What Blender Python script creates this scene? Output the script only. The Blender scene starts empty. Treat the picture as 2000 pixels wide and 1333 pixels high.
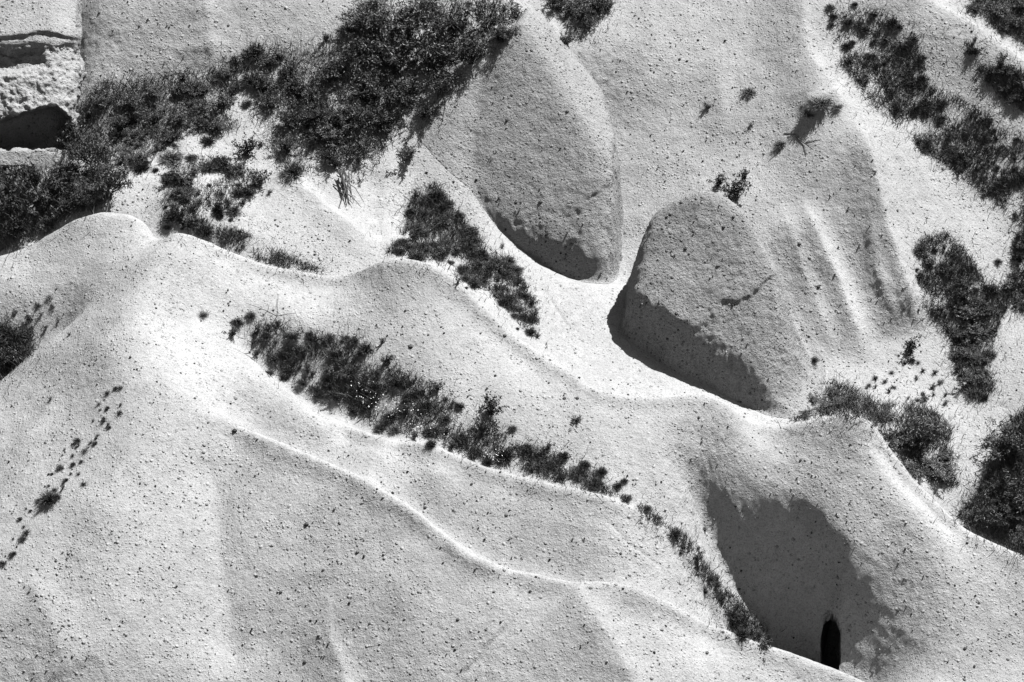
import bpy, bmesh, math, random
import numpy as np
from mathutils import Vector, Matrix

# ------------------------------------------------------------------ camera, sky, sun, exposure
scene = bpy.context.scene
COL = scene.collection
PITCH = math.radians(30.0)
DIST = 90.0
LENS = 135.0
CP, SP = math.cos(PITCH), math.sin(PITCH)
CAM = np.array([0.0, -DIST * CP, DIST * SP])
cam_data = bpy.data.cameras.new('camera')
cam_data.lens = LENS
cam_data.sensor_width = 36.0
cam_data.clip_start = 1.0
cam_data.clip_end = 600.0
cam = bpy.data.objects.new('camera', cam_data)
cam.location = CAM
cam.rotation_euler = (math.radians(90) - PITCH, 0, 0)
COL.objects.link(cam)
scene.camera = cam

SUN_AZ = 53.0      # degrees to the right of the viewing direction, behind the scene
SUN_EL = 60.0
world = bpy.data.worlds.new('World')
scene.world = world
world.use_nodes = True
wn = world.node_tree
wn.nodes.clear()
sky = wn.nodes.new('ShaderNodeTexSky')
sky.sky_type = 'NISHITA'
sky.sun_disc = False
sky.sun_elevation = math.radians(SUN_EL)
sky.sun_rotation = math.radians(SUN_AZ)
bw = wn.nodes.new('ShaderNodeSeparateColor')     # black and white picture taken through a red filter: only the sky's red light counts
bg = wn.nodes.new('ShaderNodeBackground')
bg.inputs['Strength'].default_value = 0.05
wo = wn.nodes.new('ShaderNodeOutputWorld')
wn.links.new(sky.outputs[0], bw.inputs[0])
wn.links.new(bw.outputs[0], bg.inputs['Color'])
wn.links.new(bg.outputs[0], wo.inputs[0])

sun_data = bpy.data.lights.new('sun', 'SUN')
sun_data.energy = 5.0
sun_data.angle = math.radians(0.5)
sun_data.color = (1, 1, 1)
sun = bpy.data.objects.new('sun', sun_data)
az, el = math.radians(SUN_AZ), math.radians(SUN_EL)
SUNV = Vector((math.sin(az) * math.cos(el), math.cos(az) * math.cos(el), math.sin(el)))
sun.rotation_euler = (-SUNV).to_track_quat('-Z', 'Y').to_euler()
sun.location = SUNV * 60
COL.objects.link(sun)

scene.view_settings.view_transform = 'Standard'
scene.view_settings.look = 'None'
scene.view_settings.gamma = 1.0
scene.view_settings.use_curve_mapping = False
scene.view_settings.exposure = 1.74
scene.render.engine = 'CYCLES'
scene.cycles.max_bounces = 5
scene.cycles.diffuse_bounces = 1

# ------------------------------------------------------------------ helpers
RAD = np.array([1.0, 0, 0]); FWD = np.array([0, CP, -SP]); UPV = np.array([0, SP, CP])
KPX = 36.0 / LENS / 2000.0

def ray(u, v):
    return FWD + RAD * ((u - 1000.0) * KPX) + UPV * ((666.5 - v) * KPX)

def P(u, v, Y):
    """the point at forward distance Y that is seen at photograph pixel (u, v)"""
    d = ray(u, v)
    return CAM + d * ((Y - CAM[1]) / d[1])

rng = np.random.default_rng(7)
random.seed(7)

def densify(pts, step=0.45):
    pts = np.array(pts, float)
    out = [pts[0]]
    for a, b in zip(pts[:-1], pts[1:]):
        n = max(1, int(round(np.linalg.norm(b - a) / step)))
        for k in range(1, n + 1):
            out.append(a + (b - a) * k / n)
    return np.array(out)

_perm = rng.permutation(256)
_perm = np.concatenate([_perm, _perm, _perm])
_grad = rng.normal(size=(256, 3)); _grad /= np.linalg.norm(_grad, axis=1)[:, None]

def noise3(p):
    """gradient noise at points (n, 3), about -0.7..0.7"""
    i = np.floor(p).astype(int); f = p - i; i &= 255
    w = f * f * f * (f * (f * 6 - 15) + 10)
    res = np.zeros(len(p))
    for dx in (0, 1):
        wx = w[:, 0] if dx else 1 - w[:, 0]
        for dy in (0, 1):
            wy = w[:, 1] if dy else 1 - w[:, 1]
            for dz in (0, 1):
                wz = w[:, 2] if dz else 1 - w[:, 2]
                h = _perm[_perm[_perm[i[:, 0] + dx] + i[:, 1] + dy] + i[:, 2] + dz]
                g = _grad[h]
                res += wx * wy * wz * (g[:, 0] * (f[:, 0] - dx) + g[:, 1] * (f[:, 1] - dy) + g[:, 2] * (f[:, 2] - dz))
    return res

def fbm(p, scale, octaves=3):
    r = np.zeros(len(p)); a = 1.0
    for k in range(octaves):
        r += a * noise3(p * (2 ** k / scale) + 13.7 * k); a *= 0.5
    return r

def rbf_fit(X, z, c, lam=1e-3):
    n, d = X.shape
    A = np.sqrt(((X[:, None] - X[None]) ** 2).sum(-1) + c * c)
    A[np.diag_indices(n)] -= lam * 50
    Q = np.hstack([np.ones((n, 1)), X])
    M = np.block([[A, Q], [Q.T, np.zeros((d + 1, d + 1))]])
    s = np.linalg.solve(M, np.concatenate([z, np.zeros(d + 1)]))
    return s

def rbf_eval(s, X, c, G):
    n = len(X); out = np.empty(len(G))
    for k in range(0, len(G), 8000):
        g = G[k:k + 8000]
        A = np.sqrt(((g[:, None] - X[None]) ** 2).sum(-1) + c * c)
        out[k:k + 8000] = A @ s[:n] + s[n] + g @ s[n + 1:]
    return out
# ------------------------------------------------------------------ the lie of the land: heights read off the photograph
PTS = []; KEEP = []
def pts(lst):
    for q in lst: PTS.append(P(*q))

def crest(lst, back=(0.9, 1.0), near=(0.2, 0.07), front=0.0):
    """crest line, the rounding just behind it and the foot of its far side; back = (distance, drop)"""
    d = densify([P(*q) for q in lst], 0.45); KEEP.append(d[:, :2])
    for i, q in enumerate(d):
        t = d[min(i + 1, len(d) - 1)] - d[max(i - 1, 0)]; t /= np.linalg.norm(t) + 1e-9
        f = q - CAM; f /= np.linalg.norm(f)
        pn = np.array([-t[1], t[0]]); pn /= np.linalg.norm(pn) + 1e-9
        if pn[1] < 0: pn = -pn
        n = pn * .5 + np.array([0, .5]); n /= np.linalg.norm(n)
        def hidden(dist, extra):                   # a point behind the crest, a little under the line of sight that grazes it
            ab = np.linalg.solve(np.array([[t[0], f[0]], [t[1], f[1]]]), n * dist)
            return np.array([q[0] + n[0] * dist, q[1] + n[1] * dist, q[2] + ab[0] * t[2] + ab[1] * f[2] - extra])
        PTS.append(q)
        if near: PTS.append(hidden(*near))
        if front: PTS.append(q + np.array([-pn[0] * .3, -pn[1] * .3, -front * .3]))
        if back and i % 2 == 0: PTS.append(hidden(back[0], max(.15, back[1] - .577 * back[0])))

def loft(a, b, n, at=(.35, .7), bulge=0.0):
    """rows between two lines so that the slope between them stays even"""
    def samp(l):
        d = np.array([P(*q) for q in l]); s = np.r_[0, np.cumsum(np.linalg.norm(np.diff(d, axis=0), axis=1))]
        t = np.linspace(0, s[-1], n); return np.stack([np.interp(t, s, d[:, k]) for k in range(3)], 1)
    A, B = samp(a), samp(b)
    for t in at:
        for q in A * (1 - t) + B * t + np.array([0, 0, bulge]) * (4 * t * (1 - t)): PTS.append(q)
# long ridge: round knob on the left, then the sinuous crest to the right edge
crest([(-200,560,3.2),(0,500,3.3),(60,480,3.3),(110,452,3.3),(150,430,3.3),(200,416,3.2),(250,419,3.0),(285,440,2.7),(303,466,2.3)], back=(1.2,1.3))
crest([(345,453,1.6),(380,460,1.7),(440,485,1.8),(520,515,1.8),(580,528,1.8),(650,537,1.8),(690,530,1.7),(750,508,1.3),(790,505,1.0),
       (840,515,.8),(890,545,.6),(950,600,.1),(1000,650,-.4),(1060,690,-.9),(1130,735,-1.6),(1170,760,-2),(1230,772,-2.1),(1290,773,-2.1),
       (1370,770,-2.1),(1400,778,-2.1),(1430,800,-2),(1460,820,-1.8),(1490,827,-1.8),(1540,830,-1.9),(1600,815,-2),(1650,808,-2.1),
       (1690,816,-2.2),(1712,835,-2.3),(1735,868,-2.4),(1790,940,-2.9),(1850,1000,-3.3),(1900,1040,-3.8),(2000,1085,-4.2),(2250,1200,-4.9)], front=.62)
pts([(1710,890,-3.0),(1760,955,-3.6),(1810,1000,-3.95)])
# creases between knob and spine
pts([(312,474,1.5),(255,505,1.25),(190,550,1.0),(150,490,2.3),(220,460,2.3),(60,530,2.3)])
# spine that runs down to the foreground hill
pts([(330,480,1.0),(310,520,.4),(290,560,-.3),(270,600,-.95),(255,640,-1.6),(250,680,-2.25),(260,715,-2.8),(300,735,-3.1),(350,757,-3.35),(400,780,-3.6),(435,803,-3.85)])
# left spine crest that hides a grassy gully
pts([(225,575,.3),(160,615,.2)])
crest([(130,637,.1),(110,655,-.05),(65,690,-.25),(0,745,-.55),(-200,880,-1.4)], back=(.5,.36), near=(.25,.05))
pts([(100,610,.9),(60,580,1.4),(0,580,1.6),(40,660,.8),(-100,700,1.0)])
# left flank and the tufted crease under it
pts([(225,765,-3.3),(180,860,-4.4),(90,970,-5.6),(30,1050,-6.5),(-60,1130,-7.4),(100,800,-2.5),(0,900,-3.9),(180,730,-2.3),(-100,1000,-4.6)])
# foreground hill
crest([(470,830,-4.1),(560,865,-4.9),(640,900,-5.5),(700,925,-6),(760,960,-6.5),(820,1000,-7),(870,1040,-7.5),(920,1080,-8),(980,1105,-8.3),
       (1060,1122,-8.5),(1130,1135,-8.65),(1200,1137,-8.7),(1240,1145,-8.75),(1300,1172,-8.8),(1380,1215,-8.9),(1440,1238,-9),(1540,1272,-9),
       (1640,1308,-9),(1700,1333,-9),(1900,1420,-9.2)], back=(.9,.95), near=(.2,.08), front=.8)
pts([(300,900,-5.1),(200,1000,-6.4),(100,1150,-7.8),(200,1250,-9),(0,1250,-8.7),(800,1333,-10.3),(600,1333,-9.6),(300,1333,-9.7),(0,1350,-9.5),(-150,1250,-8.8),(1400,1333,-10.2),
     (300,1600,-12),(900,1600,-12.6),(1500,1600,-12.4),(-200,1600,-11.6),(2000,1700,-12)])
# second lobe
pts([(385,608,.1),(430,650,-.5)])
crest([(500,710,-1.2),(560,760,-2),(600,790,-2.5)], back=(.7,.45), near=(.25,.03))
crest([(680,830,-3.2),(740,850,-3.7),(790,862,-4),(830,863,-4.2),(870,878,-4.45)], back=(.7,.42), near=(.2,.05), front=.7)
crest([(880,880,-4.5),(940,905,-4.85),(1000,925,-5.2),(1060,940,-5.5),(1130,955,-5.8),
       (1190,970,-5.95),(1240,990,-6.05),(1290,1020,-6.1),(1340,1060,-6.1),(1380,1120,-6.15),(1405,1180,-6.3),(1418,1225,-6.5)], back=(.9,.8), near=(.2,.07), front=.75)
pts([(480,760,-2.5),(560,830,-3.5),(700,890,-4.6),(380,690,-1.7),(340,620,-.6),(420,740,-2.5)])
loft([(640,810,-2.9),(790,862,-4),(880,880,-4.5),(1000,925,-5.2),(1130,955,-5.8),(1240,990,-6.05),(1340,1060,-6.1),(1405,1180,-6.3)],
     [(620,865,-4.3),(760,950,-5.5),(900,1050,-6.5),(1050,1110,-7.2),(1200,1130,-7.6),(1330,1180,-7.6),(1380,1230,-7.4)], 8, (.5, .95), .1)
# shrub valley between the second lobe and the long ridge
pts([(450,640,-.2),(600,740,-1.3),(700,770,-1.9),(800,822,-2.7),(900,860,-3.2),(1000,900,-3.8),(1150,948,-4.3),(1230,975,-4.6),(1300,1030,-4.8),(1350,1065,-4.9),(1400,1130,-5),(1440,1185,-5.1),(1495,1255,-5.2),(1560,1330,-5.5)])
loft([(440,485,1.8),(580,528,1.8),(690,530,1.7),(790,505,1.0),(890,545,.6),(950,600,.1),(1060,690,-.9),(1170,760,-2),(1290,773,-2.1),(1390,775,-2.1)],
     [(450,640,-.2),(600,740,-1.3),(700,770,-1.9),(800,822,-2.7),(900,860,-3.2),(1000,900,-3.8),(1150,948,-4.3),(1230,975,-4.6),(1300,1030,-4.8)], 11, (.35,.7), .06)
loft([(400,780,-3.6),(470,830,-4.1),(640,900,-5.5),(820,1000,-7),(980,1105,-8.3),(1130,1135,-8.65),(1300,1172,-8.8)],
     [(300,1333,-9.7),(600,1340,-9.75),(800,1333,-10.3),(1000,1345,-10.6),(1200,1340,-10.6),(1400,1340,-10.3)], 7, (.3,.65), .12)
# steep right lobe with the overhung hollow
pts([(1420,985,-3.4),(1480,1000,-3.45),(1530,1022,-3.57),(1580,1050,-3.78),(1612,1100,-4.2),(1640,1155,-4.7),(1668,1210,-5.1),(1690,1290,-5.7),(1708,1360,-6.2)])
pts([(1372,1008,-3.5),(1400,998,-3.45),(1388,1045,-3.68),(1412,1062,-3.62),(1397,1086,-3.9),(1432,1150,-4.1),(1466,1200,-4.22)])
pts([(1440,1060,-3.65),(1480,1120,-3.75),(1530,1110,-3.75),(1500,1235,-4.2),(1560,1140,-3.88),(1565,1210,-4.08),(1560,1290,-4.35),(1580,1270,-4.3),(1590,1330,-4.5)])
pts([(1450,900,-2.9),(1550,910,-2.85),(1640,930,-3.1),(1700,1120,-4.8),(1700,1000,-3.8),(1800,1200,-5.45),(1900,1200,-5.4),(1900,1333,-6.65),(1760,1333,-6.4),(2100,1333,-6.4),(1800,1550,-8.7),(1760,1060,-4.35),(1850,1100,-4.6)])
# ground behind the long ridge
pts([(50,450,4.5),(50,350,6.5),(200,380,5.5),(350,420,4.2),(500,480,3.8),(620,525,3.2),(700,508,3.4),(550,400,5.6),(700,420,5.4),(760,490,3.6),
     (830,400,6.4),(900,500,4.7),(960,570,3.6),(1040,660,1.9),(1150,690,1.75),(1120,640,2.7),(1170,640,2.85),(1200,740,1.1),(1560,760,2),(1500,830,.5),(1700,800,.7),(1800,870,-.1),(1900,960,-1.2),(1960,1040,-2.0)])
pts([(1150,560,5.2),(1050,545,4.7),(1150,545,4.9),(990,512,4.95),(1215,500,6.6),(1228,450,7.3),(1000,60,9.7),(950,130,9.15),(900,190,8.75),(850,237,8.2),(800,272,8.0),(900,300,7.55),(860,270,7.85),(880,320,7.3),(900,250,8.05),(930,200,8.5),(900,365,6.85),(850,330,7.15),(880,385,6.5),(860,400,6.3),(820,400,6.35),(880,440,5.9),(850,460,5.5),(935,480,5.3),(1232,350,8.6),(1250,250,9.8),(1300,100,11.4),(1350,0,12.8),(1400,250,9.35),(1500,150,10.35),(1600,0,12.0),(1600,130,10.0),(1640,190,8.7),
     (1600,300,7.3),(1550,450,5.7),(1500,330,7.7),(1690,290,7.5),(1740,420,6.1),(1790,560,4.6),(1800,660,3.6),(1650,500,5.4),(1600,600,4.3),(1700,700,3),(1400,400,6.8)])
pts([(1900,560,4.9),(1900,700,3.3),(1850,800,1.4),(2000,600,4.8),(1990,700,2.6),(2000,800,.9),(2150,650,3.0),(2150,900,-.8),(1750,180,9.7),(1850,270,8.7),(1960,400,7.3),(2050,480,6.3),(1800,400,6.7),(1900,480,6.0)])
crest([(1760,-60,12.3),(1830,0,11.7),(1900,40,11.2),(1980,100,10.5),(2100,190,9.5)], back=(1.0,1.0))
pts([(1850,130,10.2),(1900,150,9.95),(1980,180,9.6),(1990,260,8.75),(1900,220,9.2),(1700,60,11),(1960,50,13.4),(2050,90,13),(2150,350,8.5)])
pts([(250,160,9.8),(400,142,10),(550,125,10.2),(700,150,9.6),(250,80,10.5),(400,0,11.3),(250,0,11.2),(550,0,11.4),(700,0,11.5),(900,100,10.6),(1000,0,12.3),(1150,50,12),(60,250,11),(60,100,12.2),(90,190,11),(182,60,10.75),(182,125,10.1),(182,200,9.35),(182,0,11.4),(-120,200,11.5),(40,338,7.7),(-120,330,7.7),(120,320,8.0),(195,250,9.0),
     (600,250,8),(350,250,8.2),(480,330,6.8),(650,330,6.8),(740,330,7),(1040,300,8.9),(1050,420,7.7),(1150,200,10.6),(1180,330,9.0),(1160,100,11.3)])
for wx, wy, wz in [(-24,16,4.5),(-24,24,8),(-12,19,6.5),(0,19,5.5),(12,20,6),(24,18,5),(-12,28,11),(0,28,10),(12,28,10),(24,28,9),(-26,0,-1.5),(-26,-12,-6),(26,0,-3),(26,-12,-6.5),(-12,-22,-9),(0,-22,-9.5),(12,-22,-9.5),(26,8,0),(-26,8,1.5)]:
    PTS.append(np.array([wx, wy, wz], float))

PT = np.array(PTS)
keep = []
for i, q in enumerate(PT):                       # drop near-duplicates so the fit stays stable
    if all(np.hypot(*(q[:2] - PT[j][:2])) > 0.16 for j in keep): keep.append(i)
PT = PT[keep]
RC = 0.30
RS = rbf_fit(PT[:, :2], PT[:, 2], RC, 6e-4)

X0, X1, Y0, Y1 = -14.0, 14.2, -13.2, 16.4
CS = 0.08
cx = np.arange(X0 - 2 * CS, X1 + 3 * CS, CS); cy = np.arange(Y0 - 2 * CS, Y1 + 3 * CS, CS)
gx, gy = np.meshgrid(cx, cy)
ZC = rbf_eval(RS, PT[:, :2], RC, np.c_[gx.ravel(), gy.ravel()]).reshape(gx.shape)

def cubic(Z, x, y):
    """Catmull-Rom lookup in the coarse height table"""
    fx = (x - cx[0]) / CS; fy = (y - cy[0]) / CS
    ix = np.clip(np.floor(fx).astype(int), 1, len(cx) - 3); iy = np.clip(np.floor(fy).astype(int), 1, len(cy) - 3)
    tx = np.clip(fx - ix, 0, 1); ty = np.clip(fy - iy, 0, 1)
    def w(t): return [-.5*t**3+t*t-.5*t, 1.5*t**3-2.5*t*t+1, -1.5*t**3+2*t*t+.5*t, .5*t**3-.5*t*t]
    wx, wy = w(tx), w(ty); r = 0
    for a in range(4):
        for b in range(4): r = r + wy[a] * wx[b] * Z[iy + a - 1, ix + b - 1]
    return r

def hit_on(Z, u, v, y0=None):
    """first point of the height table seen at pixel (u, v)"""
    d = ray(u, v)
    t0 = ((Y0 if y0 is None else y0) - CAM[1]) / d[1]; t1 = (Y1 - CAM[1]) / d[1]
    t = np.linspace(t0, t1, 900)
    q = CAM[None] + d[None] * t[:, None]
    below = q[:, 2] < cubic(Z, q[:, 0], q[:, 1])
    k = np.argmax(below)
    if not below[k]: return None
    if k == 0: return q[0]
    for _ in range(2):
        t = np.linspace(t[k - 1], t[k], 12); q = CAM[None] + d[None] * t[:, None]
        below = q[:, 2] < cubic(Z, q[:, 0], q[:, 1]); k = max(1, int(np.argmax(below)))
    return q[k]

def polydist(pl, x, y):
    best = np.full(x.shape, 1e9); par = np.zeros(x.shape); side = np.zeros(x.shape); tot = len(pl) - 1
    for k in range(tot):
        a, b = pl[k], pl[k + 1]; ab = b - a; L = ab @ ab + 1e-12
        t = np.clip(((x - a[0]) * ab[0] + (y - a[1]) * ab[1]) / L, 0, 1)
        d = np.hypot(x - a[0] - t * ab[0], y - a[1] - t * ab[1])
        m = d < best; best[m] = d[m]; par[m] = (k + t[m]) / tot
        side[m] = (ab[0] * (y - a[1]) - ab[1] * (x - a[0]))[m]
    return best, par, side

# strokes: ribs (+) and runnels (-) that the rain cut; (polyline in the photograph, half width, height, sharpness)
# even out the faces, but leave the crests and the hollow crisp
KEEP.append(np.array([P(*q)[:2] for q in [(1400,1030,-3.45),(1480,1050,-3.45),(1540,1070,-3.6),(1590,1140,-4.0),(1640,1240,-4.7),(1690,1350,-5.7)]]))
KEEP.append(np.array([P(*q)[:2] for q in [(1370,1020,-3.5),(1400,1080,-3.8),(1440,1150,-4.05)]]))
KEEP.append(np.array([P(*q)[:2] for q in [(1440,1150,-4.0),(1500,1230,-4.15),(1600,1330,-4.4)]]))
near_keep = np.full(gx.shape, 9.0)
for kl in KEEP:
    near_keep = np.minimum(near_keep, polydist(kl, gx, gy)[0])
def blur(Z, sig):
    r = int(3 * sig / CS); k = np.exp(-.5 * (np.arange(-r, r + 1) * CS / sig) ** 2); k /= k.sum()
    for ax in (0, 1):
        pad = [(0, 0), (0, 0)]; pad[ax] = (r, r)
        Zp = np.pad(Z, pad, mode='reflect', reflect_type='odd')
        Z = sum(k[i] * (Zp[i:i + Z.shape[0]] if ax == 0 else Zp[:, i:i + Z.shape[1]]) for i in range(2 * r + 1))
    return Z
wk = 1 - np.exp(-(near_keep / .55) ** 2)
ZC = ZC * (1 - wk) + blur(ZC, .34) * wk
STROKES = []
def stroke(line, w, a, ends=(.15, .15)): STROKES.append((line, w, a, ends))
stroke([(630,1130),(640,1250),(668,1333),(690,1420)], (1.4,.4), .24, (.6,.1))
stroke([(400,860),(425,1000),(440,1150),(470,1333)], (.9,.9), -.20)
stroke([(30,1090),(90,1200),(140,1333)], (.8,.7), .16, (.5,.1))
stroke([(1105,1140),(1160,1220),(1230,1333),(1260,1400)], (.9,.7), .22)
stroke([(1562,-40),(1566,60),(1578,120),(1610,165),(1650,205)], (1.3,.5), .20, (.01,.3))
stroke([(1650,215),(1690,297),(1714,390),(1729,468),(1748,525),(1775,612),(1790,650)], (1.0,.5), .58, (.25,.2))
stroke([(1560,380),(1592,480),(1637,575),(1692,715)], (.8,.4), .42, (.35,.2))
stroke([(1520,400),(1545,480),(1585,590),(1630,700)], (.5,.35), .16, (.4,.25))
stroke([(1690,420),(1702,500),(1722,580),(1750,660)], (.3,.25), .12, (.4,.25))
stroke([(1385,60),(1400,140),(1410,230),(1395,300)], (.9,.6), .12, (.4,.3))
stroke([(235,640),(180,700),(100,800),(20,910)], (.5,.7), .14, (.3,.2))
stroke([(300,760),(262,860),(215,960),(150,1060)], (.6,.6), .10, (.4,.3))
stroke([(535,330),(590,382),(650,432),(735,490)], (1.0,.4), .30, (.2,.2))
stroke([(742,310),(730,400),(752,480)], (.4,.4), -.14, (.3,.2))
stroke([(1555,235),(1605,205),(1665,205)], (.6,.6), .24, (.3,.3))
stroke([(400,-60),(403,0),(405,70),(412,140)], (1.5,.5), .30, (.01,.2))
ZB = ZC.copy()
for line, w, a, ends in STROKES:
    pl = [hit_on(ZC, *q) for q in line]
    pl = np.array([q[:2] for q in pl if q is not None])
    if len(pl) < 2: continue
    d, t, side = polydist(pl, gx, gy)
    fade = np.clip(t / max(ends[0], 1e-3), 0, 1) * np.clip((1 - t) / max(ends[1], 1e-3), 0, 1)
    fade = fade * fade * (3 - 2 * fade)
    ww = np.where(side < 0, w[0], w[1])
    prof = np.exp(.28 - np.sqrt(.078 + (d / ww * 1.5) ** 2 * (1 + .5 * d / ww)))
    ZB += a * prof * fade

def ground(x, y): return cubic(ZB, np.atleast_1d(np.asarray(x, float)), np.atleast_1d(np.asarray(y, float)))
def hit(u, v): return hit_on(ZB, u, v)

# ------------------------------------------------------------------ the two free-standing cones, as worn meetings of rock faces
def plane(a, b, third):
    """height plane z = p x + q y + r through two pixels and a third (pixel, or offset from their middle)"""
    A, B = P(*a), P(*b)
    Cc = P(*third) if third[0] > 20 else (A + B) / 2 + np.array(third, float)
    M = np.array([[q[0], q[1], 1] for q in (A, B, Cc)])
    return np.linalg.solve(M, np.array([A[2], B[2], Cc[2]]))

def worn(planes, x, y, w):
    z = np.stack([p[0] * x + p[1] * y + p[2] for p in planes]); m = z.min(0)
    return m - w * np.log(np.exp(-(z - m) / w).sum(0))

def cone_grid(planes, x0, x1, y0, y1, w, fillet, bumps=(), step=.028, sg=.13):
    """height grid of a cone that flares into the ground; fillet(x, y) is how broadly"""
    xs = np.arange(x0, x1, step); ys = np.arange(y0, y1, step); X, Y = np.meshgrid(xs, ys)
    Z = worn(planes, X, Y, w)
    for bx, by, r, a in bumps: Z += a * np.exp(-((X - bx) ** 2 + (Y - by) ** 2) / r ** 2)
    r = int(3 * sg / step); kk = np.exp(-.5 * (np.arange(-r, r + 1) * step / sg) ** 2); kk /= kk.sum()
    for ax in (0, 1):
        pad = [(0, 0), (0, 0)]; pad[ax] = (r, r); Zp = np.pad(Z, pad, mode='edge')
        Z = sum(kk[i] * (Zp[i:i + Z.shape[0]] if ax == 0 else Zp[:, i:i + Z.shape[1]]) for i in range(2 * r + 1))
    G = cubic(ZB, X.ravel(), Y.ravel()).reshape(X.shape)
    k = fillet(X, Y); m = np.maximum(Z, G)
    Z = m + k * np.log(np.exp((Z - m) / k) + np.exp((G - m) / k))
    idx = np.arange(X.size).reshape(X.shape)
    F = np.stack([idx[:-1, :-1], idx[:-1, 1:], idx[1:, 1:], idx[1:, :-1]], -1).reshape(-1, 4)
    up = (Z > G + .012).ravel()
    F = F[up[F].any(1)]
    used, inv = np.unique(F, return_inverse=True)
    return np.stack([X.ravel(), Y.ravel(), Z.ravel()], 1)[used], inv.reshape(-1, 4)
def ease(x, a, b):
    t = np.clip((x - a) / (b - a), 0, 1); return t * t * (3 - 2 * t)

def f1(u, v): return 8.9 - .0098 * (min(v, 300) - 120) - .0083 * max(v - 300, 0) - .0025 * (u - 1060)
def q1(u, v, d=0): return (u, v, f1(u, v) + d)
cone1 = [plane(q1(1060,120), q1(960,120), q1(1060,300)), plane(q1(1060,330), q1(960,330), q1(1060,490,-.12)),
         plane(q1(1030,30), q1(1080,125), (1110,85,f1(1110,85) + .8)), plane(q1(1115,160), q1(1212,290), (1185,165,f1(1185,165) + .95)),
         plane((1204,215,8.0), (1216,275,7.45), (.12,.25,-1.6)), plane((1216,280,7.4), (1215,390,6.5), (.04,.05,-1.6)), plane((1215,390,6.5), (1198,505,5.65), (.10,-.10,-1.2)), plane((1045,-14,9.85), (1150,125,9.2), (.3,.55,-.9)), plane(q1(1030,5), q1(900,190), (-.15,.6,-.6)),
         plane(q1(905,378), q1(975,448), (-.14,-.02,-1)), plane(q1(965,440), q1(1050,484), (-.06,-.07,-1)), plane(q1(1040,478), q1(1120,492), (0,-.22,-1)), plane(q1(1080,486), q1(1200,440), (.08,-.72,-1)),
         plane(q1(950,200), q1(925,330), (870,270,f1(870,270) + .34)), plane(q1(1175,290), q1(1170,440), (1212,360,f1(1212,360) + .30))]
V1, F1 = cone_grid(cone1, -3.6, 3.9, 3.2, 11.8, .15, lambda x, y: .05 + .26 * ease(x, -.8, -1.7) + .16 * ease(x, .9, 1.8) * ease(-y, -6.9, -5.9))
def f2(u, v): return 4.4 - .0092 * (v - 357) - .0008 * (u - 1380)
def q2(u, v, d=0): return (u, v, f2(u, v) + d)
cone2 = [plane(q2(1340,357), q2(1440,357), q2(1380,470)), plane(q2(1340,460), q2(1440,460), (1390,600,f2(1390,600) + .12)),
         plane(q2(1268,425), q2(1240,545), (-.22,.05,-1)), plane(q2(1240,562), q2(1330,640,-.02), (-.10,-.02,-1)), plane((1320,628,2.0), (1450,760,1.28), (-.03,-.10,-1)),
         plane(q2(1300,600), q2(1500,548), (1450,720,1.35)), plane(q2(1470,415), q2(1516,505), (.25,.1,-1)), plane(q2(1512,540), (1548,700,2.0), (.45,.35,-1)),
         plane(q2(1300,382), q2(1400,362), (0,.5,-1)), plane(q2(1306,380), q2(1266,430), (-.4,.4,-1)), plane((1490,640,1.9), (1555,700,1.9), (.25,-.45,-1)), plane(q2(1400,362), q2(1475,415), (.3,.5,-.8))]
cone2 += [plane(q2(1310,430), q2(1290,580), (1250,500,f2(1250,500) + .22)), plane(q2(1450,430), q2(1470,540), (1510,490,f2(1510,490) + .2))]
V2, F2 = cone_grid(cone2, 1.6, 8.4, -.6, 6.8, .13, lambda x, y: .07 + .32 * ease(x, 5.0, 6.2), [(4.5, 4.2, .38, .14), (5.55, 3.7, .35, .05)], sg=.11)
# ------------------------------------------------------------------ materials (a black and white picture: every colour is a grey)
def new_mat(name):
    m = bpy.data.materials.new(name); m.use_nodes = True
    nt = m.node_tree; b = nt.nodes['Principled BSDF']
    b.inputs['Roughness'].default_value = 1.0; b.inputs['Specular IOR Level'].default_value = 0.05
    return m, nt, b
def N(nt, typ, **kw):
    n = nt.nodes.new(typ)
    for k, v in kw.items():
        if k in n.inputs: n.inputs[k].default_value = v
        else: setattr(n, k, v)
    return n
def math_(nt, op, a, b=None, c=None, clamp=False):
    n = nt.nodes.new('ShaderNodeMath'); n.operation = op; n.use_clamp = clamp
    for i, v in enumerate((a, b, c)):
        if v is None: continue
        if isinstance(v, (int, float)): n.inputs[i].default_value = v
        else: nt.links.new(v, n.inputs[i])
    return n.outputs[0]
def ramp(nt, v, lo, hi, a=0.0, b=1.0):
    n = nt.nodes.new('ShaderNodeMapRange'); n.interpolation_type = 'SMOOTHSTEP'
    n.inputs[1].default_value = lo; n.inputs[2].default_value = hi; n.inputs[3].default_value = a; n.inputs[4].default_value = b
    nt.links.new(v, n.inputs[0]); return n.outputs[0]

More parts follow.
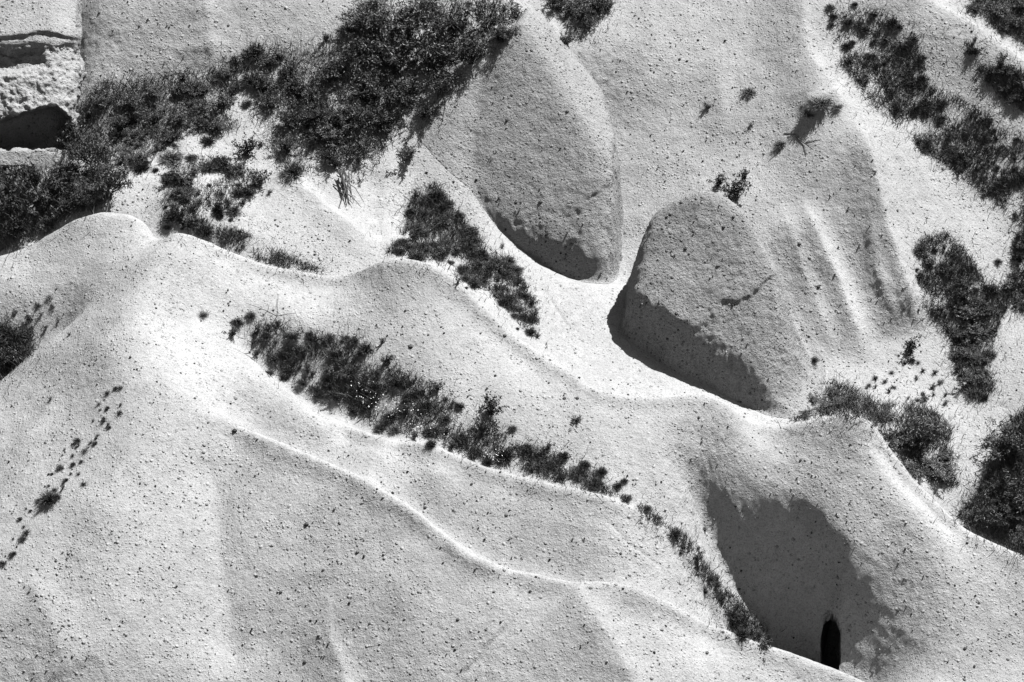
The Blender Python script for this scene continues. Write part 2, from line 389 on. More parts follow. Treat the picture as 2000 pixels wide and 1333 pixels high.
ALB = 0.20
def tuff(name, rough=1.0, speck=1.0, dark=1.0):
    m, nt, b = new_mat(name); L = nt.links.new
    geo = N(nt, 'ShaderNodeNewGeometry'); pos = geo.outputs['Position']
    def noise(scale, detail=3.0, roughness=.55):
        n = N(nt, 'ShaderNodeTexNoise', Scale=scale, Detail=detail, Roughness=roughness); L(pos, n.inputs['Vector']); return n.outputs[0]
    def voro(scale, feature='F1'):
        n = N(nt, 'ShaderNodeTexVoronoi', feature=feature, Scale=scale, Randomness=1.0); L(pos, n.inputs['Vector']); return n
    # colour: faint mottling, rusty blotches and dark bits of pumice
    c = math_(nt, 'MULTIPLY', ramp(nt, noise(.55, 5, .6), .3, .7, .9, 1.06), ramp(nt, noise(5, 4, .65), .3, .72, 1.06, .9))
    grit = noise(30, 2, .7)
    c = math_(nt, 'MULTIPLY', c, ramp(nt, grit, .30, .56, .70, 1.06))
    knobs = None
    crust = math_(nt, 'MULTIPLY', ramp(nt, noise(.9, 4, .6), .36, .62, .35, 1.15), ramp(nt, noise(.3, 2, .5), .4, .6, .75, 1.1))
    for sc, r0, thr, val, hh in ((5.0, .22, .90, .42, .016), (8.0, .44, .50, .62, .020), (13.0, .48, .40, .70, .013), (21.0, .50, .35, .85, .007)):
        v = voro(sc); sep = N(nt, 'ShaderNodeSeparateColor'); L(v.outputs['Color'], sep.inputs[0])
        pick = ramp(nt, sep.outputs[0], thr, thr + .02)
        size = math_(nt, 'MULTIPLY_ADD', sep.outputs[1], r0 * .7, r0 * .3)
        edge = math_(nt, 'SUBTRACT', size, v.outputs['Distance'])
        body = math_(nt, 'MULTIPLY', ramp(nt, edge, .0, .34), pick)
        is_dark = ramp(nt, sep.outputs[2], .60, .64)
        k = math_(nt, 'MULTIPLY', math_(nt, 'MULTIPLY', ramp(nt, edge, .05, .12), pick), is_dark)
        c = math_(nt, 'MULTIPLY', c, math_(nt, 'SUBTRACT', 1.0, math_(nt, 'MULTIPLY', math_(nt, 'MULTIPLY', k, crust, None, True), (1 - val) * speck)))
        hk = math_(nt, 'MULTIPLY', body, hh)
        knobs = hk if knobs is None else math_(nt, 'ADD', knobs, hk)
    c = math_(nt, 'MULTIPLY', c, ALB * dark)
    cc = N(nt, 'ShaderNodeCombineColor')
    for i in range(3): L(c, cc.inputs[i])
    L(cc.outputs[0], b.inputs['Base Color'])
    # relief: gritty crust, coarser where the rock stands steep
    sep = N(nt, 'ShaderNodeSeparateXYZ'); L(geo.outputs['True Normal'], sep.inputs[0])
    steep = ramp(nt, sep.outputs['Z'], .82, .45)
    h = math_(nt, 'ADD', math_(nt, 'MULTIPLY', math_(nt, 'MULTIPLY', knobs, crust), 2.0), math_(nt, 'MULTIPLY', noise(34, 3, .75), .014))
    h = math_(nt, 'ADD', h, math_(nt, 'MULTIPLY', noise(14, 3, .6), .026))
    h = math_(nt, 'ADD', h, math_(nt, 'MULTIPLY', math_(nt, 'MULTIPLY', noise(5.0, 5, .7), .06), steep))
    bp = N(nt, 'ShaderNodeBump', Strength=1.0 * rough, Distance=1.0); L(h, bp.inputs['Height'])
    L(bp.outputs[0], b.inputs['Normal'])
    return m
M_TUFF = tuff('pale_tuff')
M_CONE = tuff('cone_tuff', 1.9, 1.3, .88)
M_ROUGH = tuff('broken_tuff', 1.5, 1.2, .95)

def plain(name, lo, hi, scale=9.0, trans=0.0):
    m, nt, b = new_mat(name)
    g = N(nt, 'ShaderNodeNewGeometry'); n = N(nt, 'ShaderNodeTexNoise', Scale=scale, Detail=3.0); nt.links.new(g.outputs['Position'], n.inputs['Vector'])
    r = math_(nt, 'MULTIPLY', g.outputs['Random Per Island'], .6)
    v = math_(nt, 'ADD', math_(nt, 'MULTIPLY', n.outputs[0], .6), r)
    oi = N(nt, 'ShaderNodeObjectInfo')
    o = math_(nt, 'MULTIPLY', ramp(nt, v, .2, .9, lo, hi), ramp(nt, oi.outputs['Random'], 0, 1, .55, 1.5))
    cc = N(nt, 'ShaderNodeCombineColor')
    for i in range(3): nt.links.new(o, cc.inputs[i])
    nt.links.new(cc.outputs[0], b.inputs['Base Color'])
    return m, b
M_GRASS, b_ = plain('grass_blades', .02, .075)
M_LEAF, b_ = plain('shrub_leaves', .012, .05); b_.inputs['Roughness'].default_value = .5; b_.inputs['Specular IOR Level'].default_value = .3
M_HERB, b_ = plain('herb_leaves', .018, .065)
M_STEM, b_ = plain('woody_stems', .02, .05)
M_STRAW, b_ = plain('dry_straw', .06, .16)
M_STONE, b_ = plain('dark_stone', .025, .07, 20)
M_FLOWER, b_ = plain('flower_heads', .3, .6)
# ------------------------------------------------------------------ terrain meshes
FS = 0.037
fx = np.arange(X0, X1, FS); fy = np.arange(Y0, Y1, FS)
FX, FY = np.meshgrid(fx, fy)
FZ = cubic(ZB, FX.ravel(), FY.ravel()).reshape(FX.shape)

def crack(line, w, depth):
    global FZ
    pl = np.array([hit(*q)[:2] for q in line])
    m = (FX > pl[:, 0].min() - 1) & (FX < pl[:, 0].max() + 1) & (FY > pl[:, 1].min() - 1) & (FY < pl[:, 1].max() + 1)
    wob = .10 * noise3(np.c_[FX[m], FY[m], 0 * FX[m]] * 2.3)
    d, t, _ = polydist(pl, FX[m] + wob, FY[m] - wob)
    FZ[m] -= depth * np.exp(-(d / w) ** 2) * np.clip(t * 5, 0, 1) * np.clip((1 - t) * 5, 0, 1)
crack([(880,1345),(930,1290),(965,1250),(1010,1205)], .045, .06)
crack([(1180,1010),(1225,1060),(1300,1120)], .04, .025)
crack([(1095,680),(1110,640),(1090,610),(1060,560)], .05, .03)

def grid_normals(V):
    a = np.gradient(V, axis=1); b = np.gradient(V, axis=0)
    n = np.cross(a, b); return n / (np.linalg.norm(n, axis=-1)[..., None] + 1e-12)

def weather(p, nrm, amt=1.0, fine=1.0):
    """displacement along the normal: slumps, pockets and crust, stronger where the rock is steep"""
    steep = np.clip((.85 - nrm[:, 2]) / .4, 0, 1)
    patch = np.clip(fbm(p, 1.7, 2) * 1.6 + .55, .25, 1.2)
    d = .050 * fbm(p, 1.3, 2) + .016 * (1 + steep) * fbm(p + 31, .34, 3)
    cr = fbm(p + 7, .13, 2)
    d = d + (.007 + .024 * steep) * fine * patch * cr
    d = d + .016 * steep * fbm(p + 17, .24, 2)
    pit = np.clip(noise3(p / .19 + 5) - .30, 0, 1)
    d = d - .07 * pit * (.25 + steep) * patch
    return d * amt

V = np.stack([FX, FY, FZ], -1)
NR = grid_normals(V)
D = weather(V.reshape(-1, 3), NR.reshape(-1, 3)).reshape(FX.shape)
V = V + NR * D[..., None]
NR2 = grid_normals(V)

def grid_mesh(name, V, faces, mat, normals=None, smooth=True):
    me = bpy.data.meshes.new(name)
    V = np.ascontiguousarray(np.asarray(V, dtype=np.float32).reshape(-1, 3)); faces = np.asarray(faces, dtype=np.int32)
    k = faces.shape[1]
    me.vertices.add(len(V)); me.vertices.foreach_set('co', V.ravel())
    me.loops.add(faces.size); me.loops.foreach_set('vertex_index', faces.ravel())
    me.polygons.add(len(faces)); me.polygons.foreach_set('loop_start', np.arange(0, faces.size, k, dtype=np.int32))
    me.polygons.foreach_set('use_smooth', np.full(len(faces), smooth))
    me.update()
    if normals is not None: me.normals_split_custom_set_from_vertices(np.asarray(normals, dtype=np.float32))
    if mat: me.materials.append(mat)
    return me

def link(name, me, parent=None, **props):
    o = bpy.data.objects.new(name, me); COL.objects.link(o)
    if parent: o.parent = parent
    for k, v in props.items(): o[k] = v
    return o

ny, nx = FX.shape
idx = np.arange(ny * nx).reshape(ny, nx)
QF = np.stack([idx[:-1, :-1], idx[:-1, 1:], idx[1:, 1:], idx[1:, :-1]], -1).reshape(-1, 4)

# which landform a patch of ground belongs to: the nearest of these crest or floor lines
FORMS = {
 'hill_foreground': [[(300,735,-3.1),(400,780,-3.6),(470,830,-4.1),(640,900,-5.5),(820,1000,-7),(980,1105,-8.3),(1200,1137,-8.7),(1440,1238,-9),(1700,1333,-9)],
                     [(225,600,-1.0),(100,760,-2),(0,900,-3.9),(100,1150,-7.8),(400,1200,-8),(800,1300,-10),(1300,1320,-10.2),(1500,1600,-12.4),(2000,1700,-12)], [(100,1150,-7.8),(0,1300,-9),(300,1600,-12)], [(300,900,-5.1),(500,1050,-6.9),(900,1200,-9)]],
 'hill_middle': [[(450,690,-1.4),(560,790,-2.9),(680,845,-3.6),(790,880,-4.4),(940,930,-5.2),(1130,985,-6.1),(1290,1050,-6.7),(1380,1150,-7.0)], [(1000,1000,-5.9),(1200,1090,-7.1)]],
 'ridge_long': [[(-200,560,3.2),(60,480,3.2),(200,430,2.9),(303,470,1.7),(345,460,1.5),(440,490,1.7),(650,540,1.7),(790,510,1.0),(890,550,.5),(1000,655,-.5),(1130,740,-1.7),(1290,778,-2.2),(1430,805,-2.1),(1540,835,-2),(1650,820,-2.2),(1790,945,-3),(1900,1045,-3.9),(2250,1200,-4.9)],
                [(600,590,.7),(900,690,-1.1),(1200,860,-3.1),(1450,950,-3.1),(1700,1100,-4.6),(1900,1250,-5.7)], [(300,520,.5),(255,640,-1.6)], [(60,580,1.5),(20,640,1.0)]],
 'slope_left': [[(-150,420,5.5),(100,400,5.5),(350,380,5.2),(550,420,4.8),(700,460,4.6)], [(0,100,11),(400,100,10.5),(800,150,10),(1000,0,12.3),(1000,-200,16)], [(300,250,8),(700,300,7.5)], [(400,-300,16),(0,-400,22)], [(800,400,6.3),(850,300,7.6)]],
 'gully_floor': [[(830,440,5.7),(960,570,3.6),(1060,640,2.4),(1150,650,2.4),(1200,740,1.1)], [(1050,560,4.6),(1180,560,5.1),(1225,450,6.7)]],
 'slope_right': [[(1250,250,9.2),(1400,0,12),(1500,-300,17)], [(1400,250,9.2),(1600,130,9.7),(1640,190,8.7),(1740,420,6.1),(1800,660,3.6)], [(1560,760,2),(1700,800,.7),(1900,960,-1.2),(1960,1040,-2.0)], [(1830,0,11.7),(2000,115,10.4),(2100,400,7)], [(1990,700,2.6),(2100,900,-.8)], [(1550,450,6),(1650,600,4.3)], [(1900,500,5.8),(1850,750,2.5)], [(2100,-200,16),(1800,-300,17)]],
}
cxf = V[:-1:4, :-1:4, 0]; 
lab = np.zeros((ny, nx), int); bestd = np.full((ny, nx), 1e9)
for k, (nm, lines) in enumerate(FORMS.items()):
    for line in lines:
        pl = np.array([P(*q)[:2] for q in line])
        d = polydist(pl, FX[::3, ::3], FY[::3, ::3])[0]
        d = np.repeat(np.repeat(d, 3, 0), 3, 1)[:ny, :nx]
        m = d < bestd; bestd[m] = d[m]; lab[m] = k
# the small doorway cut into the foot of the hollow
def project(p):
    q = p - CAM; z = q @ FWD
    return 1000 + (q @ RAD) / z / KPX, 666.5 - (q @ UPV) / z / KPX, z
UU, VV, DEP = [a.reshape(ny, nx) for a in project(V.reshape(-1, 3))]
DOOR = [(1602,1330),(1604,1290),(1603,1250),(1607,1222),(1620,1211),(1634,1216),(1641,1236),(1641,1270),(1638,1310),(1636,1330)]
def in_poly(poly, u, v):
    c = np.zeros(u.shape, bool)
    for (x1, y1), (x2, y2) in zip(poly, poly[1:] + poly[:1]):
        c ^= ((y1 > v) != (y2 > v)) & (u < (x2 - x1) * (v - y1) / (y2 - y1 + 1e-9) + x1)
    return c
door_v = in_poly(DOOR, UU, VV) & (FY > -5.6) & (FY < -2.9)
cut = door_v.ravel()[QF].any(1)
flab = lab.ravel()[QF[:, 0]]
LAND = {}
Vf, Nf = V.reshape(-1, 3), NR2.reshape(-1, 3)
for k, nm in enumerate(FORMS):
    f = QF[(flab == k) & ~cut]
    if not len(f): continue
    used, inv = np.unique(f, return_inverse=True)
    LAND[nm] = link(nm, grid_mesh(nm, Vf[used], inv.reshape(-1, 4), M_TUFF, Nf[used]), kind='structure')
# land beyond the frame, coarse
bx = np.arange(-40, 40.1, .8); by = np.arange(-26, 44.1, .8)
BX, BY = np.meshgrid(bx, by)
BZ = rbf_eval(RS, PT[:, :2], RC, np.c_[BX.ravel(), BY.ravel()]).reshape(BX.shape) - .35
i2 = np.arange(BX.size).reshape(BX.shape)
bf = np.stack([i2[:-1, :-1], i2[:-1, 1:], i2[1:, 1:], i2[1:, :-1]], -1).reshape(-1, 4)
inn = (BX > X0 + .5) & (BX < X1 - .5) & (BY > Y0 + .5) & (BY < Y1 - .5)
bf = bf[~inn.ravel()[bf].all(1)]
link('terrain', grid_mesh('terrain', np.stack([BX, BY, BZ], -1), bf, M_TUFF), kind='structure')
# the cones
def add_cone(V, F, mat, label, step_lines, seed):
    v0 = V
    # face normals -> vertex normals
    a = v0[F[:, 1]] - v0[F[:, 0]]; b = v0[F[:, 3]] - v0[F[:, 0]]; n = np.cross(a, b)
    nv = np.zeros_like(v0)
    for c in range(4): np.add.at(nv, F[:, c], n)
    nv /= np.linalg.norm(nv, axis=1)[:, None] + 1e-12
    d = weather(v0, nv)
    low = np.clip((nv[:, 2] < .80) * 1.0, 0, 1) * ease(fbm(v0 + seed, 1.1, 2) + (seed - v0[:, 2] * .0) * 0, -.35, .3)
    steep = ease(-nv[:, 2], -.72, -.35)
    d = d + (.012 + .034 * steep) * fbm(v0 + 2 * seed, .17, 3) * low + .05 * steep * fbm(v0 + seed, .5, 3)
    uu, vv, _ = project(v0)
    for line, depth, soft in step_lines:          # ledges where a harder crust has broken away below the line
        pl = np.array(line, float); wob = 26 * fbm(v0 + seed, .5, 3)
        y = np.interp(uu, pl[:, 0], pl[:, 1], left=-1e4, right=-1e4) + wob
        e = np.clip((vv - y) / soft, 0, 1) * np.clip(1 - (vv - y) / 150, 0, 1) * (y > 0)
        ends = np.clip((uu - pl[0, 0]) / 25, 0, 1) * np.clip((pl[-1, 0] - uu) / 12, 0, 1)
        d = d - depth * e * ends
    v1 = v0 + nv * d[:, None]
    o = link('rock_cone', grid_mesh('rock_cone', v1, F, mat), category='rock cone', label=label)
    return v1
V1 = add_cone(V1, F1, M_CONE, 'tall pointed pale rock cone with a shaded foot, standing beside the scrub thicket', [([(1085,415),(1130,405),(1170,375),(1215,335)], .04, 9), ([(1000,500),(1050,470),(1100,480),(1140,440)], .04, 10)], 3.0)
V2 = add_cone(V2, F2, M_CONE, 'blunt round-topped rock cone with a broken ledge and a dark shaded left side', [([(1395,600),(1440,585),(1480,565),(1516,520)], .06, 9), ([(1235,585),(1290,600),(1345,640),(1400,610)], .04, 10)], 9.0)

# picture-plane lookup: which point of the land is seen at a pixel (used to set plants and stones down where they grow)
CELL = 4
BW, BH = 2200 // CELL, 1540 // CELL            # covers u -100..2100, v -100..1440
zb = np.full((BH, BW), 1e9); pb = np.zeros((BH, BW, 3)); nb = np.zeros((BH, BW, 3)); ib = np.zeros((BH, BW), int)
for vid, (vv_, nn_) in enumerate(((Vf, Nf), (V1, None), (V2, None))):
    u, v, z = project(vv_)
    iu = ((u + 100) / CELL).astype(int); iv = ((v + 100) / CELL).astype(int)
    ok = (iu >= 0) & (iu < BW) & (iv >= 0) & (iv < BH)
    o = np.argsort(-z[ok]); iu, iv, zz = iu[ok][o], iv[ok][o], z[ok][o]; pp = vv_[ok][o]
    nn = nn_[ok][o] if nn_ is not None else np.tile([0., 0, 1], (len(pp), 1))
    tz = np.full((BH, BW), 1e9); tp = np.zeros((BH, BW, 3)); tn = np.zeros((BH, BW, 3))
    tz[iv, iu] = zz; tp[iv, iu] = pp; tn[iv, iu] = nn
    for _ in range(4):
        for sh in ((0, 1), (0, -1), (1, 0), (-1, 0)):
            z2 = np.roll(tz, sh, (0, 1)); m = (tz > 1e8) & (z2 < 1e8)
            tz[m] = z2[m]; tp[m] = np.roll(tp, sh, (0, 1))[m]; tn[m] = np.roll(tn, sh, (0, 1))[m]
    if vid == 0: gp, gn, gz = tp.copy(), tn.copy(), tz.copy()
    m = tz < zb - (.35 if vid == 0 else 0.0)
    zb[m] = tz[m]; pb[m] = tp[m]; nb[m] = tn[m]; ib[m] = vid
def land(u, v):
    iu = np.clip(((np.asarray(u, float) + 100) / CELL).astype(int), 0, BW - 1); iv = np.clip(((np.asarray(v, float) + 100) / CELL).astype(int), 0, BH - 1)
    return pb[iv, iu], nb[iv, iu], zb[iv, iu] < 1e8, ib[iv, iu]

# doorway tunnel: a collar added to cover the ragged cut edge, then the passage going in
dc = np.array(DOOR).mean(0); DJ = rng.normal(size=(len(DOOR), 2)) * 1.6
def on_wall(k, push):
    q = dc + (np.array(DOOR) - dc) * k + DJ * (1 if k < 1.2 else 2)
    p = np.stack([land(a, b)[0] for a, b in q])
    y = np.where((p[:, 1] > -4.6) & (p[:, 1] < -3.4), p[:, 1], -4.25); y = np.minimum(y, -3.95) if k > 1 else y
    return np.array([P(a, b, c) for (a, b), c in zip(q, y - push)])
def finer(r):
    n_ = len(r); return np.array([r[i // 3] * (1 - (i % 3) / 3) + r[(i // 3 + 1) % n_] * (i % 3) / 3 for i in range(3 * n_)])
r0, r1, r2 = finer(on_wall(1.30, -.04)), finer(on_wall(1.13, .035)), finer(on_wall(1.0, .0))
cen = r2.mean(0)
rings = [r0, r1, r2] + [cen + (r2 - cen) * f + np.array([x, y, 0]) for f, x, y in ((1.05, .05, .4), (1.0, .15, 1.0), (.8, .25, 1.6), (.05, .25, 1.8))]
rings = np.array(rings); nr = rings.shape[1]
tf = [[a * nr + j, a * nr + (j + 1) % nr, (a + 1) * nr + (j + 1) % nr, (a + 1) * nr + j] for a in range(len(rings) - 1) for j in range(nr)]
link('cave_doorway', grid_mesh('cave_doorway', rings.reshape(-1, 3), tf, M_TUFF), parent=LAND['ridge_long'])
# ------------------------------------------------------------------ rock outcrop with a hollowed chamber, top left
def outcrop():
    us = np.arange(-150, 172.1, 1.6); vs = np.arange(-120, 352.1, 1.6)
    U, W = np.meshgrid(us, vs); pf = np.c_[U.ravel() * .02, W.ravel() * .02, 0 * U.ravel()]
    wob = (fbm(pf, 1.0, 3) * 16).reshape(U.shape); wob2 = (fbm(pf + 40, .8, 3) * 10).reshape(U.shape)
    v = W + wob * .6
    Y = np.interp(W, [-120, -20, 30, 80, 120, 150, 210, 225, 290, 296, 330, 352], [13.0, 11.2, 10.5, 9.85, 9.5, 9.0, 8.35, 8.2, 7.95, 7.9, 7.6, 7.3])
    sm = lambda x: np.clip(x, 0, 1) ** 2 * (3 - 2 * np.clip(x, 0, 1))
    # smooth cap of rock with its rounded lower lip
    lip = 82 - 10 * np.cos((U - 75) / 75 * 1.3) + wob * .5
    Y -= .10 * sm((W - 20) / 45) * sm((lip - W) / 10)
    # broken ledge under the cap, deepest on the left
    led = sm((v - 92) / 14) * sm((146 - (U * .12) - v) / 12) * sm((100 - U + wob2) / 50)
    Y += .26 * led
    led2 = sm((v - 84) / 6) * sm((112 - v) / 10) * sm((152 - U) / 14)
    Y += .03 * led2
    # the chamber: flat back wall, ragged upper rim
    rim = np.interp(U, [-150, 0, 40, 75, 110, 135, 150, 172], [240, 234, 219, 209, 206, 226, 268, 292]) + wob2 * .5
    ch = sm((W - rim) / 6) * sm((292 - W) / 5) * sm((146 - U) / 12)
    Y += 1.0 * ch
    sh = sm((W - 292) / 3) * sm((70 - U + wob2) / 12)
    Y -= .35 * sh * sm((330 - W) / 6)
    # right-hand corner turns away from the viewer
    Y += .5 * np.clip((U - 95) / 60, 0, 1) ** 2 + 1.6 * np.clip((U - 148 - wob2 * .55 - (fbm(pf + 77, 1.6, 2) * 20).reshape(U.shape)) / 30, 0, 1) ** 1.3
    rough = np.clip(sm((v - 84) / 10) * (1 - ch) * sm((300 - W) / 10), 0, 1)
    d = RAD[None] * (U.ravel()[:, None] - 1000) * KPX + UPV[None] * (666.5 - W.ravel()[:, None]) * KPX + FWD[None]
    pos = CAM + d * ((Y.ravel() - CAM[1]) / d[:, 1])[:, None]
    pos = pos.reshape(U.shape + (3,))
    n = grid_normals(pos); n = np.where(n[..., 1:2] > 0, -n, n)
    f = pos.reshape(-1, 3)
    dd = .03 * fbm(f, .6, 2) + rough.ravel() * (.13 * fbm(f + 3, .30, 4) - .10 * np.clip(noise3(f / .22) - .1, 0, 1) - .07 * np.clip(noise3(f / .1 + 9) - .15, 0, 1)) + .008 * fbm(f, .12, 2)
    pos = pos + n * dd.reshape(U.shape)[..., None]
    i = np.arange(U.size).reshape(U.shape)
    F = np.stack([i[:-1, :-1], i[1:, :-1], i[1:, 1:], i[:-1, 1:]], -1).reshape(-1, 4)
    link('rock_outcrop', grid_mesh('rock_outcrop', pos, F, M_ROUGH), category='rock outcrop', label='broken rock face with a smooth cap and a dark hollowed chamber under its rim')
outcrop()

# ------------------------------------------------------------------ plants
def strips(base, tip, width, bend, seg=2):
    """tapered blades from base to tip, sagging by bend; returns vertices and triangles"""
    n = len(base); ax = tip - base
    side = np.cross(ax, rng.normal(size=(n, 3))); side /= np.linalg.norm(side, axis=1)[:, None] + 1e-9
    V = []
    for k in range(seg):
        t = k / seg; c = base + ax * t + bend * (t * t)[..., None] if False else base + ax * t + bend * (t * t)
        w = (width * (1 - .75 * t))[:, None]
        V += [c - side * w, c + side * w]
    V.append(tip + bend)
    V = np.stack(V, 1); m = 2 * seg + 1
    F = []
    for k in range(seg - 1): F += [[2*k, 2*k+1, 2*k+3], [2*k, 2*k+3, 2*k+2]]
    F.append([2*seg-2, 2*seg-1, 2*seg])
    F = (np.array(F)[None] + (np.arange(n) * m)[:, None, None]).reshape(-1, 3)
    return V.reshape(-1, 3), F
def leaves(c, axis, length, width):
    """folded lance-shaped leaves, two triangles each side"""
    n = len(c); axis = axis / (np.linalg.norm(axis, axis=1)[:, None] + 1e-9)
    s = np.cross(axis, rng.normal(size=(n, 3))); s /= np.linalg.norm(s, axis=1)[:, None] + 1e-9
    up = np.cross(s, axis)
    L, W = length[:, None], width[:, None]
    V = np.stack([c, c + axis * L * .45 + s * W + up * W * .4, c + axis * L, c + axis * L * .45 - s * W + up * W * .4], 1)
    F = (np.array([[0, 1, 2], [0, 2, 3]])[None] + (np.arange(n) * 4)[:, None, None]).reshape(-1, 3)
    return V.reshape(-1, 3), F
def join(*parts):
    V, F, o = [], [], 0
    for v, f in parts: V.append(v); F.append(f + o); o += len(v)
    return np.concatenate(V), np.concatenate(F)
def tube(pl, r0, r1, k=4):
    pl = np.array(pl, float); n = len(pl); V = []
    for i in range(n):
        t = pl[min(i + 1, n - 1)] - pl[max(i - 1, 0)]; t /= np.linalg.norm(t) + 1e-9
        a = np.cross(t, [.3, .9, .2]); a /= np.linalg.norm(a); b = np.cross(t, a); r = r0 + (r1 - r0) * i / (n - 1)
        for j in range(k): V.append(pl[i] + r * (a * math.cos(j * 2 * math.pi / k) + b * math.sin(j * 2 * math.pi / k)))
    F = []
    for i in range(n - 1):
        for j in range(k):
            a, b, c, d = i * k + j, i * k + (j + 1) % k, (i + 1) * k + (j + 1) % k, (i + 1) * k + j
            F += [[a, b, c], [a, c, d]]
    return np.array(V), np.array(F)
def dome(n, spread=1.0):
    a = rng.uniform(0, 2 * math.pi, n); z = rng.uniform(.0, 1, n) ** .8; r = np.sqrt(np.clip(1 - z * z, 0, 1)) * spread
    return np.stack([r * np.cos(a), r * np.sin(a), z], 1)
def me_(name, vf, mat): return grid_mesh(name, vf[0], vf[1], mat, smooth=False)

def tuft_mesh(mat):                       # upright grass clump, height about 1
    n = 150; d = dome(n, .75); b = np.c_[rng.normal(size=(n, 2)) * .16, np.full(n, -.05)]
    ln = rng.uniform(.55, 1.1, n)[:, None]; tip = b + (d * [1, 1, 1.0] + [0, 0, .45]) * ln * .75
    bend = np.c_[d[:, :2] * .18, -rng.uniform(.0, .22, n)]
    return me_('grass_tuft', strips(b, tip, rng.uniform(.012, .024, n), bend, 3), mat)
def cushion_mesh():                    # dense round herb clump, radius about 1
    n = 420; d = dome(n, 1.1); b = d * [.35, .35, .1] * rng.uniform(.2, 1, (n, 1)); d[:, 2] += .15
    ln = rng.uniform(.55, 1.08, n)[:, None] * (1 + .25 * np.sin(d[:, :1] * 5 + rng.uniform(0, 6)) * np.cos(d[:, 1:2] * 4))
    p1 = strips(b, b + d * ln, rng.uniform(.02, .045, n), np.c_[d[:, :2] * .06, -rng.uniform(.0, .14, n)], 2)
    k = 260; dd = dome(k, 1.1); c = dd * rng.uniform(.5, .98, (k, 1))
    p2 = leaves(c, dd + rng.normal(size=(k, 3)) * .6, rng.uniform(.12, .26, k), rng.uniform(.03, .06, k))
    return me_('herb_clump', join(p1, p2), M_HERB)
def scrub_mesh():                      # loose leafy weed with uneven stems, height about 1
    parts = []; cs, axs = [], []
    for s in range(13):
        a = rng.uniform(0, 6.28); sp = rng.uniform(.1, .75); h = rng.uniform(.45, 1.0)
        p = [np.array([0, 0, -.05]) + np.r_[rng.normal(size=2) * .1, 0]]
        for t in (.35, .7, 1.0): p.append(np.array([math.cos(a) * sp * t, math.sin(a) * sp * t, h * t]) + rng.normal(size=3) * .05)
        parts.append(tube(p, .014, .005, 3))
        for q in range(30):
            t = rng.uniform(.2, 1.05) * 3; i = min(int(t), 2); c = p[i] + (p[i + 1] - p[i]) * (t - i)
            cs.append(c + rng.normal(size=3) * .05); axs.append(rng.normal(size=3) + [0, 0, .5])
    n = len(cs)
    parts.append(leaves(np.array(cs), np.array(axs), rng.uniform(.10, .22, n), rng.uniform(.022, .05, n)))
    return me_('weed', join(*parts), M_HERB)
def shrub_meshes():                    # woody shrub with narrow leaves, height and radius about 1
    stems = []; cs, axs = [], []
    for s in range(11):
        a = s * 2.4 + rng.uniform(-.4, .4); sp = rng.uniform(.25, .95); h = rng.uniform(.55, 1.05) * (1.15 - .45 * sp)
        p = [np.r_[rng.normal(size=2) * .06, -.15]]
        for t in (.3, .6, 1.0): p.append(np.array([math.cos(a) * sp * t ** 1.2, math.sin(a) * sp * t ** 1.2, h * t]) + rng.normal(size=3) * .05)
        stems.append(tube(p, .028, .010, 4))
        for w in range(9):
            t = rng.uniform(.35, 1.0) * 3; i = min(int(t), 2); q0 = p[i] + (p[i + 1] - p[i]) * (t - i)
            dr = rng.normal(size=3); dr[2] = abs(dr[2]) * .8 + .1; dr /= np.linalg.norm(dr); ln = rng.uniform(.16, .42)
            q1 = q0 + dr * ln; stems.append(tube([q0, (q0 + q1) / 2 + rng.normal(size=3) * .02, q1], .009, .004, 3))
            m = rng.integers(16, 30)
            tt = rng.uniform(.15, 1.1, m)[:, None]
            cs.append(q0 + (q1 - q0) * tt + rng.normal(size=(m, 3)) * .035); axs.append(dr * .8 + rng.normal(size=(m, 3)) * .7)
    cs = np.concatenate(cs); axs = np.concatenate(axs); n = len(cs)
    lv = leaves(cs, axs, rng.uniform(.07, .15, n), rng.uniform(.010, .022, n))
    return me_('stems', join(*stems), M_STEM), me_('foliage', lv, M_LEAF)
TUFTS = [tuft_mesh(m_) for m_ in (M_GRASS, M_GRASS, M_GRASS, M_STRAW, M_GRASS)]; CUSH = [cushion_mesh() for _ in range(5)]; SCRUB = [scrub_mesh() for _ in range(5)]; SHRUBS = [shrub_meshes() for _ in range(4)]
PX = DIST * KPX                       # metres per photograph pixel, about 0.012

def place(kind, u, v, r, label, group=None, squash=1.0, sink=.0, behind=False):
    """a plant whose crown is about r pixels in radius and centred on pixel (u, v)"""
    p, n, ok, _ = land(u, v + r * (.45 if kind != 'shrub' else .55))
    if behind:
        iu, iv = int((u + 100) / CELL), int((v + r * .6 + 100) / CELL); p, ok = gp[iv, iu], gz[iv, iu] < 1e8
    if not ok: return None
    R = r * PX
    rot = (rng.normal() * .08, rng.normal() * .08, rng.uniform(0, 6.28))
    loc = Vector(p) - Vector((0, 0, sink * R))
    if kind == 'shrub':
        st, fo = SHRUBS[rng.integers(len(SHRUBS))]
        o = bpy.data.objects.new('shrub', None); COL.objects.link(o)
        for nm, me in (('stems', st), ('foliage', fo)):
            c = bpy.data.objects.new(nm, me); c.parent = o; COL.objects.link(c)
        s = R * 1.12; o.scale = (s, s, s * squash); cat = 'shrub'
    else:
        nm, pool, s, cat = {'tuft': ('grass_tuft', TUFTS, R * 1.75, 'grass tuft'), 'cushion': ('herb_clump', CUSH, R * 1.05, 'herb clump'), 'weed': ('weed', SCRUB, R * 1.6, 'weed')}[kind]
        o = bpy.data.objects.new(nm, pool[rng.integers(len(pool))]); COL.objects.link(o)
        o.scale = (s, s, s * squash)
    o.location = loc; o.rotation_euler = rot
    o['label'] = label; o['category'] = cat
    if group: o['group'] = group
    return o

